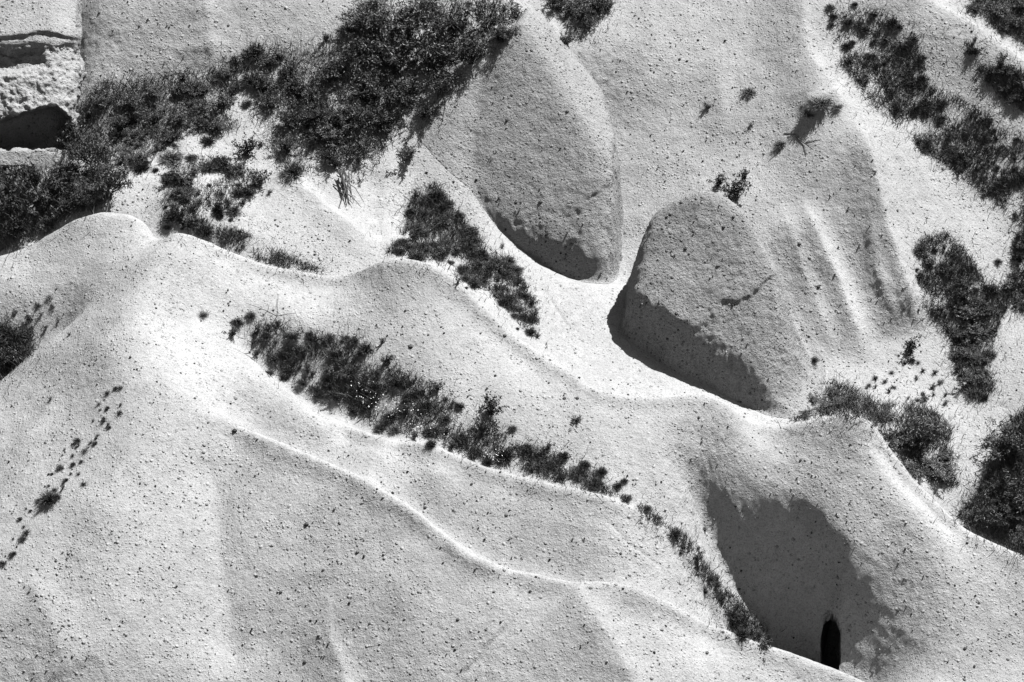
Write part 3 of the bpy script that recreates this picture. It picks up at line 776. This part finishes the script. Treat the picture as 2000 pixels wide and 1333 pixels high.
def scatter_px(poly, n, patch=0.0, seed=0):
    """n random pixels in a polygon, thinned by noise so that gaps stay"""
    us = [q[0] for q in poly]; vs = [q[1] for q in poly]; out = []
    for _ in range(40):
        u = rng.uniform(min(us), max(us), n * 2); v = rng.uniform(min(vs), max(vs), n * 2)
        m = in_poly(poly, u, v)
        if patch > 0: m &= (fbm(np.c_[u / 60, v / 45, np.full(len(u), seed * 3.3)], 1.0, 3) + rng.normal(size=len(u)) * .10) > (patch - .5)
        out.append(np.c_[u, v][m])
        if sum(map(len, out)) >= n: break
    return np.concatenate(out)[:n]
# regions of the photograph where things grow
THICKET = [(475,140),(470,105),(500,85),(560,100),(610,100),(655,70),(690,30),(700,-20),(1010,-20),(1000,45),(960,105),(900,175),(850,215),(790,245),(755,290),(735,345),(690,340),(640,312),(590,345),(545,330),(500,255),(490,190)]
LEFTSCRUB = [(165,195),(200,160),(240,165),(320,145),(400,140),(450,110),(475,120),(490,160),(455,190),(440,215),(470,250),(425,275),(385,262),(330,280),(300,315),(265,345),(225,350),(195,405),(120,412),(100,330),(120,250)]
LEFTGRASS = [(-98,320),(60,325),(120,330),(160,380),(195,405),(130,425),(80,455),(20,490),(-98,510)]
MIDSCRUB = [(310,330),(360,300),(440,310),(520,335),(520,360),(480,400),(440,430),(400,465),(340,440),(310,400),(330,360)]
THINGRASS = [(415,440),(480,455),(560,500),(640,532),(560,524),(480,502),(430,482)]
VALLEYTWO = [(800,400),(815,365),(845,360),(870,380),(900,425),(940,468),(955,505),(960,570),(900,548),(850,515),(795,500),(755,495),(785,455)]
VALLEYTWO_B = [(960,490),(1000,505),(1020,540),(1045,600),(1070,680),(1045,670),(1020,640),(985,600),(960,570)]
VALLEYONE = [(435,640),(480,620),(560,640),(640,650),(700,650),(745,690),(790,715),(850,760),(900,800),(950,830),(990,850),(1000,900),(960,905),(900,885),(830,855),(780,848),(720,820),(660,790),(600,760),(560,735),(500,690)]
VALLEYONE_B = [(1000,870),(1080,880),(1150,920),(1190,955),(1250,985),(1310,1030),(1290,1030),(1200,970),(1100,945),(1020,920)]
STRIP = [(1300,1025),(1345,1050),(1400,1130),(1450,1180),(1505,1250),(1500,1260),(1440,1240),(1410,1190)]
BANDRIGHT = [(1640,120),(1700,90),(1800,90),(1815,170),(1860,185),(1930,225),(2020,290),(2020,460),(1980,425),(1930,385),(1880,350),(1800,290),(1740,240),(1700,200),(1660,150)]
BANDRIGHT_T = [(1615,0),(1700,10),(1790,50),(1800,110),(1640,130)]
BANDFAR = [(1885,85),(1930,105),(2020,155),(2020,235),(1960,195),(1915,150)]
CORNER = [(1880,-20),(2020,-20),(2020,100),(1970,70),(1905,25)]
BEHINDCONE = [(1060,-20),(1200,-20),(1185,35),(1150,60),(1135,95),(1105,75)]
VALLEYRIGHT = [(1800,470),(1850,455),(1885,490),(1930,560),(1975,570),(1950,640),(1930,700),(1945,760),(1900,790),(1865,740),(1860,660),(1810,610),(1795,530)]
VALLEYRIGHT_B = [(1540,825),(1580,790),(1600,745),(1650,750),(1720,790),(1800,780),(1860,840),(1850,900),(1880,960),(1820,940),(1770,890),(1720,845),(1690,818),(1620,812)]
EDGERIGHT = [(1960,590),(1985,460),(2020,440),(2020,620),(1985,610)]
DARKRIGHT = [(2020,790),(2020,1100),(1980,1075),(1900,1035),(1868,1010),(1905,970),(1925,920),(1950,880),(1975,820)]

# single plants, each read off the photograph
A = ' on the bare slope'
for k, u, v, r, lab in [
    ('cushion',1462,173,16,'dark clump hanging alone on the bare slope above the blunt cone'),
    ('weed',1382,203,13,'small straggling weed trailing down the bare slope beside the tall cone'),
    ('weed',1464,240,9,'tiny wispy weed on the bare slope below the larger hanging clump'),
    ('cushion',1600,194,27,'dark bushy clump rooted at the head of the fluted buttress'),
    ('cushion',1578,220,17,'clump growing just below the larger clump at the buttress head'),
    ('cushion',1637,207,11,'small clump on the pale crest right beside the buttress head clump'),
    ('cushion',1525,275,14,'dark drooping clump with a trailing root left of the fluted buttress'),
    ('weed',1430,372,30,'feathery weed growing right behind the top of the blunt cone'),
    ('weed',1452,343,14,'dark sprig sticking out above the feathery weed behind the blunt cone'),
    ('weed',1402,352,18,'low weed touching the left shoulder behind the blunt cone'),
    ('tuft',398,612,13,'lone grass tuft at the head of the shrub valley, on its pale edge'),
    ('tuft',98,578,11,'dark tuft at the top of the sparse patch in the left gully'),
    ('tuft',58,622,12,'grass tuft in the middle of the sparse patch in the left gully'),
    ('cushion',28,606,6,'tiny dark clump at the left side of the sparse gully patch'),
    ('shrub',18,690,52,'dense dark bush filling the left gully at the picture edge'),
    ('tuft',233,755,7,'topmost tiny tuft of the row in the runnel'),
    ('tuft',210,768,8,'second tiny tuft from the top of the row in the runnel'),
    ('tuft',234,803,8,'spiky tuft with long blades standing beside the runnel row'),
    ('cushion',92,968,18,'largest dark clump low in the runnel row'),
    ('tuft',50,1038,10,'dark tuft below the largest clump of the runnel row'),
    ('shrub',1795,842,62,'big rounded dark bush in the right valley behind the long ridge'),
    ('shrub',1975,860,60,'black bush in shade at the right edge of the picture'),
    ('shrub',1940,1000,55,'glossy leafed bush right behind the right end of the long ridge'),
    ('shrub',1990,960,60,'dark bush against the right picture edge, above the glossy one'),
    ('shrub',1995,1045,40,'low leafy bush at the right picture edge just above the ridge crest'),
    ('weed',1778,680,22,'spiky weed between the fluted buttress foot and the right valley'),
    ('cushion',1783,703,8,'small dark clump just under the spiky weed by the buttress foot'),
    ('cushion',1590,702,11,'dark clump on the pale floor right of the blunt cone'),
    ('cushion',335,420,20,'round spiky dark clump alone on pale ground above the twin knobs'),
    ('cushion',325,440,10,'small clump touching the round spiky clump above the twin knobs'),
    ('cushion',400,450,19,'dark clump growing right behind the smaller knob'),
    ('cushion',372,306,13,'small black round clump below the left scrub, right of a larger one'),
    ('cushion',335,298,24,'dark clump hanging below the left scrub, left of the small black one'),
    ('cushion',430,318,20,'medium clump on the pale patch between the scrubs'),
    ('cushion',575,328,24,'dark spiky cushion at the lower corner of the thicket'),
    ('weed',505,352,26,'weed patch at the top of the pale spur'),
    ('weed',478,292,26,'loose weed on pale ground between left scrub and thicket'),
    ('weed',795,300,27,'separate leafy weed on pale ground left of the tall cone'),
    ('weed',955,800,26,'upright conifer shaped weed standing above the shrub valley'),
    ('weed',1330,1080,6,'tiny weed at the low end of the shrub valley'),
    ('weed',1122,820,13,'lone weed with a thin stem on the long ridge face'),
    ('cushion',1218,937,8,'lone dark clump on the ridge foot below the shrub valley'),
    ('weed',132,650,6,'tiny sprig on the left spine flank, uppermost'),
    ('weed',97,778,6,'tiny sprig low on the left flank'),
    ]: place(k, u, v, r, lab, None, .55 if lab.startswith(('dark clump hang', 'small strag', 'tiny wispy', 'dark bushy', 'clump growing', 'dark droop', 'small clump on the pale crest')) else (.7 if r < 14 else 1.0), 0, 'blunt cone' in lab and u < 1470)
# the sapling beside the hollowed chamber
for u, v, r, sq in [(150,262,45,1.25),(195,300,55,1.3),(210,352,60,1.2),(180,385,42,1.1),(125,330,36,1.1)]:
    place('shrub', u, v, r, 'leafy dark sapling before the rock chamber', 'saplings by the rock chamber', sq)
# the thicket
for u, v, r in [(730,30,62),(800,25,70),(880,30,70),(950,25,60),(985,60,34),(700,95,58),(770,100,70),(850,95,72),(920,90,58),(650,130,50),(720,160,60),(790,170,58),(860,160,46),(690,215,54),(745,225,50),(810,205,34),
                (700,285,44),(650,255,46),(600,170,46),(560,140,36),(520,115,30),(620,215,46),(570,225,42),(530,190,34),(640,300,30),(560,280,36),(515,160,30)]:
    place('shrub', u, v, r, 'dark leafy shrub in the big thicket', 'shrubs of the big thicket', rng.uniform(.8, 1.05))
for u, v, r in [(198,185,32),(255,190,34),(300,170,32),(350,170,30),(395,170,28),(440,135,26),(460,160,22),(300,215,40),(350,225,40),(400,225,36),(270,255,40),(330,258,34),(425,235,32),(240,295,36),(275,305,26),(385,195,30),(235,235,36)]:
    place('shrub', u, v, r, 'low dark bush in the left scrub', 'bushes of the left scrub', rng.uniform(.65, .9))
for u, v, r in [(1090,0,34),(1130,15,36),(1165,0,32),(1120,60,24),(1150,40,24),(1190,10,18)]:
    place('shrub', u, v, r, 'dark shrub behind the pointed top of the tall cone', 'shrubs behind the tall cone')
for u, v, r in [(1905,10,24),(1950,15,34),(1990,35,36),(1995,0,30),(1960,50,22)]:
    place('shrub', u, v, r, 'dark scrub in the upper right corner', 'scrub in the upper right corner', .8)
for u, v, r in [(1830,820,34),(1760,850,40),(1830,900,46),(1780,900,36),(1850,880,30),(1730,800,28),(1610,782,26),(1575,800,18),(1640,778,22),(1692,788,18),(1625,760,20),(1662,766,20),(1590,770,20)]:
    place('shrub', u, v, r, 'low shrub at the foot of the right valley', 'shrubs at the foot of the right valley', .5)

# countable clumps in each growth
def clumps(poly, n, kinds, rr, label, group, patch=.45, seed=1):
    for i, (u, v) in enumerate(scatter_px(poly, n, patch, seed)):
        far = i % 4 == 0 and rr[1] > 12                 # stragglers thin out past the edge of the growth
        if far: u, v = u + rng.normal() * 24, v + rng.normal() * 16
        place(kinds[rng.integers(len(kinds))], u, v, rng.uniform(*rr) * (.5 if far else 1), label, group, rng.uniform(.7, 1.05))
V1L = 'dark clump in the shrub valley'
for u, v, r in [(455,648,24),(490,615,17),(520,655,20),(545,630,14),(570,655,24),(590,685,20),(560,680,18),(615,660,18),(640,655,20),(655,690,26),(690,665,20),(712,680,26),(680,720,30),(640,730,26),(755,708,24),(745,665,13),
                (730,755,24),(700,760,28),(660,775,24),(620,770,16),(780,745,20),(800,770,24),(852,757,24),(830,790,24),(790,800,28),(760,810,24),(898,793,17),(870,815,20),(850,840,24),(900,850,26),(942,832,27),(985,885,30),(930,880,22),(1000,835,14),
                (1050,888,18),(1085,900,24),(1128,920,28),(1160,942,26),(1100,930,18),(1040,915,16),(1222,968,18),(1265,990,14),(1285,1012,12),(1070,870,14),(500,690,18),(535,700,20),(525,725,16),(560,725,22),(590,745,20),(600,720,18),(640,765,18),(690,800,20),(720,785,24),(740,830,22),(770,835,20),(810,848,20),(840,865,18),(880,870,20),(920,890,18),(950,900,16),(1060,878,16),(1100,888,18),(1140,903,18),(1172,922,20),(1205,945,16),(1030,868,16)]:
    place(['cushion','cushion','weed'][rng.integers(3)], u, v, r * .62, V1L, 'clumps in the shrub valley', rng.uniform(.75, 1.05))
clumps(VALLEYONE, 60, ['weed','tuft','cushion'], (6, 14), 'small weed in the shrub valley', 'weeds in the shrub valley', .4, 2)
clumps(VALLEYTWO, 80, ['cushion','weed','cushion'], (8, 19), 'dark clump in the gully below the tall cone', 'clumps in the narrow gully', .35, 3)
clumps(VALLEYTWO_B, 56, ['weed','cushion'], (7, 16), 'small clump on the eroded bank', 'clumps on the eroded bank', .15, 4)
clumps(MIDSCRUB, 70, ['weed','weed','cushion'], (8, 18), 'small weed above the twin knobs', 'weeds above the twin knobs', .45, 5)
clumps(BANDRIGHT, 90, ['cushion','tuft','weed'], (7, 16), 'dark clump in the right grass band', 'clumps of the right grass band', .4, 6)
for u, v in [(1620,15),(1625,32),(1622,46),(1668,8),(1705,30),(1658,42),(1676,45),(1752,50),(1715,62),(1728,76),(1665,82),(1655,88),(1782,75),(1690,55),(1705,80),(1760,95),(1800,110),(1740,40)]:
    place('cushion', u, v, rng.uniform(7, 13), 'small clump above the right grass band', 'clumps above the right grass band')
clumps(VALLEYRIGHT, 70, ['cushion','weed'], (7, 17), 'dark clump in the right valley', 'clumps in the right valley', .42, 7)
clumps(BANDFAR, 22, ['cushion','weed'], (9, 20), 'dark clump on the short far band', 'clumps on the short far band', .4, 8)
clumps(STRIP, 34, ['weed','cushion'], (8, 16), 'weed in the cleft before the hollow', 'weeds in the cleft before the hollow', .3, 9)
clumps(THICKET, 60, ['weed','cushion'], (14, 26), 'weed in the big thicket', 'weeds of the big thicket', .3, 10)
clumps(LEFTSCRUB, 40, ['weed','cushion'], (12, 24), 'weed in the left scrub', 'weeds of the left scrub', .35, 11)
for u, v in [(195,787),(200,818),(215,832),(190,847),(178,862),(165,880),(142,887),(140,905),(118,912),(125,935),(110,965),(160,942),(75,975),(105,955),(24,1078),(40,1050),(5,1100),(150,860)]:
    place(['tuft','cushion'][rng.integers(2)], u, v, rng.uniform(5, 9), 'tiny tuft in the row along the runnel', 'tufts along the runnel', .6)
for u, v in [(60,640),(80,612),(100,600),(72,595),(45,632),(112,622),(90,640),(35,655)]:
    place('weed', u, v, rng.uniform(5, 9), 'wispy weed in the left gully', 'weeds in the left gully', .5)

for u, v, r in [(20,350,40),(70,345,36),(120,365,44),(20,400,44),(75,400,46),(130,400,40),(30,450,40),(90,440,34),(160,395,30),(-35,345,44),(-80,350,46),(-50,395,46),(-85,430,46),(-35,450,42)]:
    place('weed', u, v, r * .8, 'tall dark weed behind the left knob', 'tall weeds behind the left knob')
for u, v, r in [(1890,600,34),(1910,640,36),(1880,680,34),(1900,730,36),(1930,600,28),(1870,640,26),(1910,690,30)]:
    place('shrub', u, v, r, 'dark low bush in the right valley', 'bushes of the right valley', .6)
clumps([(215,750),(245,760),(215,850),(150,930),(70,990),(30,1060),(0,1090),(60,960),(130,870),(190,790)], 34, ['weed','tuft','cushion'], (3, 6), 'tiny sprig scattered beside the runnel', 'sprigs beside the runnel', .2, 61)
clumps([(1690,690),(1800,680),(1860,760),(1850,850),(1750,780),(1690,760)], 34, ['weed','tuft','weed'], (4, 10), 'small weed at the right valley mouth', 'weeds at the mouth of the right valley', .3, 71)
clumps(EDGERIGHT, 22, ['cushion','weed'], (10, 20), 'dark clump at the right edge above the right valley', 'clumps at the right edge', .2, 72)
# ground cover that nobody could count
def cover(specs, name, label, mat, hh=(.10, .26), seg=2):
    B, T, W, Bd = [], [], [], []
    for poly, n, patch, seed, hs in specs:
        q = scatter_px(poly, n, patch, seed); k = n // 6; q[:k] += rng.normal(size=(k, 2)) * [26, 18]
        p, nn, ok, vid = land(q[:, 0], q[:, 1]); ok = ok & (vid == 0); p = p[ok] + np.c_[rng.normal(size=(ok.sum(), 2)) * .012, np.full(ok.sum(), -.015)]
        k = len(p); h = rng.uniform(*hh, k) * hs
        lean = rng.normal(size=(k, 2)) * .38 * h[:, None]
        B.append(p); T.append(p + np.c_[lean, h]); W.append(rng.uniform(.004, .010, k)); Bd.append(np.c_[lean * .3, -h * rng.uniform(0, .25, k)])
    B, T, W, Bd = map(np.concatenate, (B, T, W, Bd))
    return link(name, me_(name, strips(B, T, W, Bd, seg), mat), kind='stuff', label=label, category='grass')
cover([(THICKET, 9000, .25, 21, 1.2), (LEFTSCRUB, 9000, .25, 22, 1.1), (LEFTGRASS, 9000, .12, 23, 1.5), (MIDSCRUB, 3800, .48, 24, .8), (THINGRASS, 2200, .38, 25, .8), (VALLEYTWO, 7000, .36, 26, 1.0), (VALLEYTWO_B, 2600, .3, 27, .8),
       (VALLEYONE, 6500, .52, 28, 1.05), ([(-30,630),(60,650),(66,690),(0,742),(-30,750)], 3500, .1, 40, 1.2), (VALLEYONE_B, 3000, .42, 29, .9), (STRIP, 3600, .3, 30, .9), (BANDRIGHT, 13000, .36, 31, 1.0), (BANDRIGHT_T, 1600, .5, 32, .8), (BANDFAR, 3500, .35, 33, .9), (CORNER, 4500, .25, 34, 1.1),
       (BEHINDCONE, 2500, .25, 35, 1.0), (VALLEYRIGHT, 9000, .38, 36, 1.0), (VALLEYRIGHT_B, 8000, .32, 37, 1.0), (EDGERIGHT, 3000, .25, 38, 1.0), (DARKRIGHT, 9000, .15, 39, 1.3)],
      'grass', 'dark short grass and weeds growing in the valleys and bands between the pale ridges', M_GRASS)
# ------------------------------------------------------------------ small woody things, flowers, stones
def polyline_on(pixels, lift=.02):
    p, n, ok, _ = land([q[0] for q in pixels], [q[1] for q in pixels]); return p + np.array([0, 0, lift])
def thing_mesh(name, vf, mat, label, cat):
    return link(name, me_(name, vf, mat), label=label, category=cat)
# fallen root below the thicket
parts = []
base = polyline_on([(672,350)])[0] + [0, 0, .2]
for k in range(16):
    e = polyline_on([(684 + rng.normal() * 7, 392 + rng.normal() * 8)])[0] + [rng.normal() * .06, 0, .02 + abs(rng.normal()) * .05]
    m_ = (base + e) / 2 + rng.normal(size=3) * .06
    parts.append(tube([base + rng.normal(size=3) * .07, m_, e], .016, .008, 4))
thing_mesh('dead_root', join(*parts), M_STEM, 'dead bundle of dark roots hanging below the big thicket', 'root')
# bare sapling twigs in the head of the shrub valley
root = polyline_on([(489,690)])[0]
def up(u, v, dz=0): return P(u, v, root[1] + dz)
tw = [[up(489,690),up(494,665),up(499,640),up(496,625)], [up(499,640),up(520,650,.1),up(541,618,.1),up(543,575,.1)], [up(541,618,.1),up(560,614,.2),(up(578,612,.3))], [up(520,650,.1),up(508,655),up(502,664)], [up(541,618,.1),up(515,605,0),up(480,592,-.1)], [up(496,625),up(486,608)]]
thing_mesh('bare_twigs', join(*[tube(t, .012, .004, 4) for t in tw]), M_STEM, 'thin bare forked twigs standing at the head of the shrub valley', 'twigs')
# trailing roots under the buttress clump
tr = [[(1524,283),(1516,296),(1503,312)], [(1530,262),(1550,262),(1575,276),(1590,290)], [(1555,268),(1570,285),(1572,305)], [(1575,276),(1600,272)]]
thing_mesh('trailing_roots', join(*[tube(polyline_on(t), .014, .005, 4) for t in tr]), M_STEM, 'thin dark roots trailing over the pale slope below the buttress clump', 'roots')
tr = [[(1715,40),(1735,55),(1752,75)], [(1720,42),(1740,70)], [(1716,40),(1722,62)]]
thing_mesh('dry_branch', join(*[tube(polyline_on(t, .05), .016, .006, 4) for t in tr]), M_STEM, 'dry fallen branch lying above the right grass band', 'branch')

# pale flower heads in the shrub valley
fl = np.concatenate([scatter_px([(680,760),(740,770),(850,830),(900,880),(830,860),(740,830),(690,800)], 70), scatter_px([(940,895),(990,900),(985,915),(950,912)], 20)])
p, n, ok, _ = land(fl[:, 0], fl[:, 1]); p = p[ok] + np.c_[rng.normal(size=(ok.sum(), 2)) * .02, rng.uniform(.16, .32, ok.sum())]
a = np.linspace(0, 6.283, 7)[:-1]
rad = rng.uniform(.006, .012, len(p)); disc = np.stack([np.cos(a), np.sin(a), 0 * a + .25], 1)
Vq = np.concatenate([p[:, None], p[:, None] + disc[None] * rad[:, None, None]], 1)
Fq = (np.array([[0, 1 + k, 1 + (k + 1) % 6] for k in range(6)])[None] + (np.arange(len(p)) * 7)[:, None, None]).reshape(-1, 3)
sv, sf = strips(p - [0, 0, .2], p, np.full(len(p), .004), np.zeros((len(p), 3)), 2)
fo = link('flowers', me_('flowers', (Vq.reshape(-1, 3), Fq), M_FLOWER), kind='stuff', label='tiny white flower heads sprinkled through the shrub valley', category='flowers')
link('flower_stalks', me_('flower_stalks', (sv, sf), M_GRASS), parent=fo)
# dry stalks above the growth
def stalks(poly, n, h0, h1):
    q = scatter_px(poly, n); p, nn, ok, _ = land(q[:, 0], q[:, 1]); p = p[ok]; k = len(p); h = rng.uniform(h0, h1, k)
    return strips(p, p + np.c_[rng.normal(size=(k, 2)) * .16 * h[:, None], h], rng.uniform(.003, .006, k), np.c_[rng.normal(size=(k, 2)) * .05, np.zeros(k)], 3)
link('dry_stalks', me_('dry_stalks', join(stalks([(480,90),(540,90),(640,90),(660,110),(500,130)], 90, .4, .8), stalks(VALLEYONE, 260, .25, .6), stalks(LEFTGRASS, 160, .3, .6), stalks(THICKET, 160, .4, .9), stalks(VALLEYRIGHT, 160, .25, .5), stalks(BANDRIGHT, 260, .25, .45), stalks([(750,495),(800,490),(800,505),(755,505)], 18, .3, .5)), M_GRASS),
     kind='stuff', label='thin dry grass stalks standing above the weeds', category='grass')

# stones
ICO = bmesh.new(); bmesh.ops.create_icosphere(ICO, subdivisions=1, radius=1.0)
IV = np.array([v.co[:] for v in ICO.verts]); ICO.faces.ensure_lookup_table(); IF = np.array([[v.index for v in f.verts] for f in ICO.faces]); ICO.free()
g = (1 + 5 ** .5) / 2
JV = np.array([[-1,g,0],[1,g,0],[-1,-g,0],[1,-g,0],[0,-1,g],[0,1,g],[0,-1,-g],[0,1,-g],[g,0,-1],[g,0,1],[-g,0,-1],[-g,0,1]], float) / math.sqrt(1 + g * g)
JF = np.array([[0,11,5],[0,5,1],[0,1,7],[0,7,10],[0,10,11],[1,5,9],[5,11,4],[11,10,2],[10,7,6],[7,1,8],[3,9,4],[3,4,2],[3,2,6],[3,6,8],[3,8,9],[4,9,5],[2,4,11],[6,2,10],[8,6,7],[9,8,1]])
def rubble(p, nrm, r, sink=.25):
    k = len(p)
    sc = r[:, None, None] * rng.uniform(.6, 1.25, (k, 1, 3)) * (1 + rng.normal(size=(k, 12, 1)) * .16)
    Vv = p[:, None] + JV[None] * sc + (nrm * r[:, None] * (.5 - sink))[:, None]
    F = (JF[None] + (np.arange(k) * 12)[:, None, None]).reshape(-1, 3)
    return Vv.reshape(-1, 3), F
GREEN = [THICKET, LEFTSCRUB, LEFTGRASS, VALLEYTWO, VALLEYONE, BANDRIGHT, DARKRIGHT, VALLEYRIGHT_B]
def pebbles(n, lo, hi, power, seed):
    q = scatter_px([(-60,-60),(2060,-60),(2060,1390),(-60,1390)], n, 0.0, seed)
    dens = fbm(np.c_[q[:, 0] / 240, q[:, 1] / 160, np.full(len(q), seed)], 1.0, 3)
    q = q[dens + rng.normal(size=len(q)) * .3 > .0]
    p, nn, ok, vid = land(q[:, 0], q[:, 1])
    ok &= ~in_poly([(1590,1340),(1590,1200),(1655,1200),(1655,1340)], q[:, 0], q[:, 1])
    for g_ in GREEN: ok &= ~in_poly(g_, q[:, 0], q[:, 1])
    p, nn = p[ok], nn[ok]; p = p + np.c_[rng.normal(size=(len(p), 2)) * .01, np.zeros(len(p))]
    r = lo + (hi - lo) * rng.uniform(0, 1, len(p)) ** power
    return rubble(p, nn, r)
link('gravel', me_('gravel', pebbles(9000, .007, .030, 2.2, 51), M_TUFF), kind='stuff', label='pale gravel grains crusting the tuff slopes', category='gravel')
link('pebbles', me_('pebbles', pebbles(3600, .007, .032, 2.6, 52), M_STONE), kind='stuff', label='small dark pebbles scattered over the pale slopes', category='pebbles')
def stone(u, v, r, label, tall=1.0, group=None):
    p, n, ok, _ = land(u, v)
    Vv = IV * (1 + .14 * noise3(IV * 1.7 + rng.uniform(0, 50))[:, None] * 2 + rng.normal(size=(len(IV), 1)) * .05) * [1, .85, .8 * tall]
    F = IF
    o = link('stone', grid_mesh('stone', Vv * r, F, M_STONE, smooth=False), label=label, category='stone')
    o.location = Vector(p) + Vector(n) * r * -.1; o.rotation_euler = (0, 0, rng.uniform(0, 6)); 
    if group: o['group'] = group
for u, v, r, lab, *t in [
    (459,843,.085,'dark flat stone just under the upper end of the foreground crest'), (597,1025,.075,'tall dark stone standing out in the middle of the foreground hill',1.5), (697,1078,.065,'dark stone right of the tall stone on the foreground hill',1.3),
    (549,1158,.055,'round dark stone low in the middle of the foreground hill'), (503,1125,.05,'small dark stone left of and above the round one on the foreground hill'), (595,1293,.07,'dark stone near the bottom picture edge of the foreground hill',1.2), (623,1240,.05,'small dark stone just above the bottom edge stone of the foreground hill'),
    (130,1088,.045,'lone dark stone on the left shoulder of the foreground hill'), (485,988,.035,'tiny dark stone high on the foreground hill face'), (404,826,.045,'small dark stone left of the flat stone under the foreground crest'), (380,776,.05,'dark stone lying on the pale spine above the foreground hill'),
    (895,1210,.055,'dark stone on the right half of the foreground hill'), (720,1216,.045,'small dark stone between the bottom stones and the right half of the foreground hill'), (965,1155,.05,'dark stone right under the dip of the foreground crest'),
    (1382,1275,.065,'dark stone under the right end of the foreground crest'), (1415,1232,.055,'dark stone sitting on the right end of the foreground crest'), (1336,1243,.045,'small dark stone below the right part of the foreground crest'), (1035,1155,.05,'dark stone on the crest where the foreground ridge flattens'), (1198,1340,.06,'dark stone at the bottom picture edge right of the crack'),
    (920,947,.055,'dark stone high on the middle hill below the flowers'), (990,1005,.06,'dark stone in the centre of the middle hill face'), (830,990,.05,'dark stone on the lower left of the middle hill face'), (885,998,.04,'small dark stone left of the centre stone on the middle hill'), (1212,1081,.05,'dark stone at the right end of the middle hill face'),
    (802,679,.085,'big dark block on the long ridge face above the shrub valley'), (985,652,.06,'dark stone right under the crest of the long ridge'), (1100,777,.065,'dark stone on the long ridge face, left of a close pair',1.3), (1127,776,.06,'dark stone on the long ridge face, right of a close pair',1.3), (1225,768,.05,'dark stone on the long ridge where its crest dips'), (860,637,.045,'small dark stone in the upper middle of the long ridge face'), (805,636,.04,'small dark stone straight above the big dark block on the long ridge'),
    (1722,955,.045,'dark stone on the lobe of the long ridge above the hollow'), (1560,897,.05,'dark stone under the saddle of the long ridge lobe'), (1365,815,.05,'dark stone close behind the crest bend of the long ridge'), (1885,1265,.06,'dark stone low on the right end of the long ridge'), (1755,1195,.05,'dark stone right of the dark hollow'),
    (1337,487,.06,'dark stone left of a close pair on the blunt cone'), (1345,494,.05,'dark stone right of a close pair on the blunt cone'), (1413,440,.065,'dark stone on the upper face of the blunt cone'), (1432,422,.055,'dark stone near the right shoulder of the blunt cone'), (1403,519,.06,'dark stone in the middle of the blunt cone face'),
    (1562,473,.075,'flat dark stone lying on the slope right of the blunt cone'), (1596,563,.07,'dark clod on the first flute right of the blunt cone'), (1755,411,.055,'dark stone high on the fluted buttress, right of another'), (1730,411,.045,'dark stone high on the fluted buttress, left of another'),
    (1362,79,.05,'dark stone high on the bare slope right of the tall cone'), (1325,113,.055,'dark stone on the bare slope, left of a pair near the tall cone'), (1341,117,.05,'dark stone on the bare slope, right of a pair near the tall cone'),
    (58,6,.06,'dark stone at the top picture edge on the rock cap'), (193,25,.055,'dark stone at the top left of the smooth back slope'), (273,50,.045,'small dark stone in the middle of the smooth back slope'), (447,48,.055,'dark stone at the right of the smooth back slope'), (540,440,.045,'small dark stone on the pale spur above the long ridge'), (592,441,.045,'small dark stone on the pale spur, right of another'),
    (1110,217,.07,'dark stone on the right part of the tall cone face'), (1055,395,.07,'dark lump low on the tall cone face',1.4), (990,235,.06,'dark stone in the middle of the tall cone face'), (885,353,.05,'dark stone at the left foot of the tall cone')]:
    stone(u, v, r * .85, lab, *(t or [1.0]))

# every member of a group says where in the group it stands
ORD = ['first','second','third','fourth','fifth','sixth','seventh','eighth','ninth','tenth','eleventh','twelfth','thirteenth','fourteenth','fifteenth','sixteenth','seventeenth','eighteenth','nineteenth','twentieth']
groups = {}
for o in list(COL.objects):
    if 'group' in o.keys() and o.parent is None: groups.setdefault((o['group'], o['label']), []).append(o)
for (gname, lab), obs in groups.items():
    uv = np.array([[a.item() for a in project(np.array(o.location)[None])[:2]] for o in obs])
    sp = np.ptp(uv, axis=0); along = 1 if sp[1] > sp[0] * .8 else 0
    ordr = np.argsort(uv[:, along]); n = len(obs)
    for k, i in enumerate(ordr):
        near_end, side = (k, 'upper' if along else 'left') if k < n / 2 else (n - 1 - k, 'lower' if along else 'right')
        nth = ORD[near_end] if near_end < 20 else '%dth' % (near_end + 1)
        if near_end >= 20 and (near_end + 1) % 10 in (1, 2, 3): nth = '%d%s' % (near_end + 1, {1: 'st', 2: 'nd', 3: 'rd'}[(near_end + 1) % 10])
        obs[i]['label'] = '%s, %s from the %s end' % (lab, nth, side)
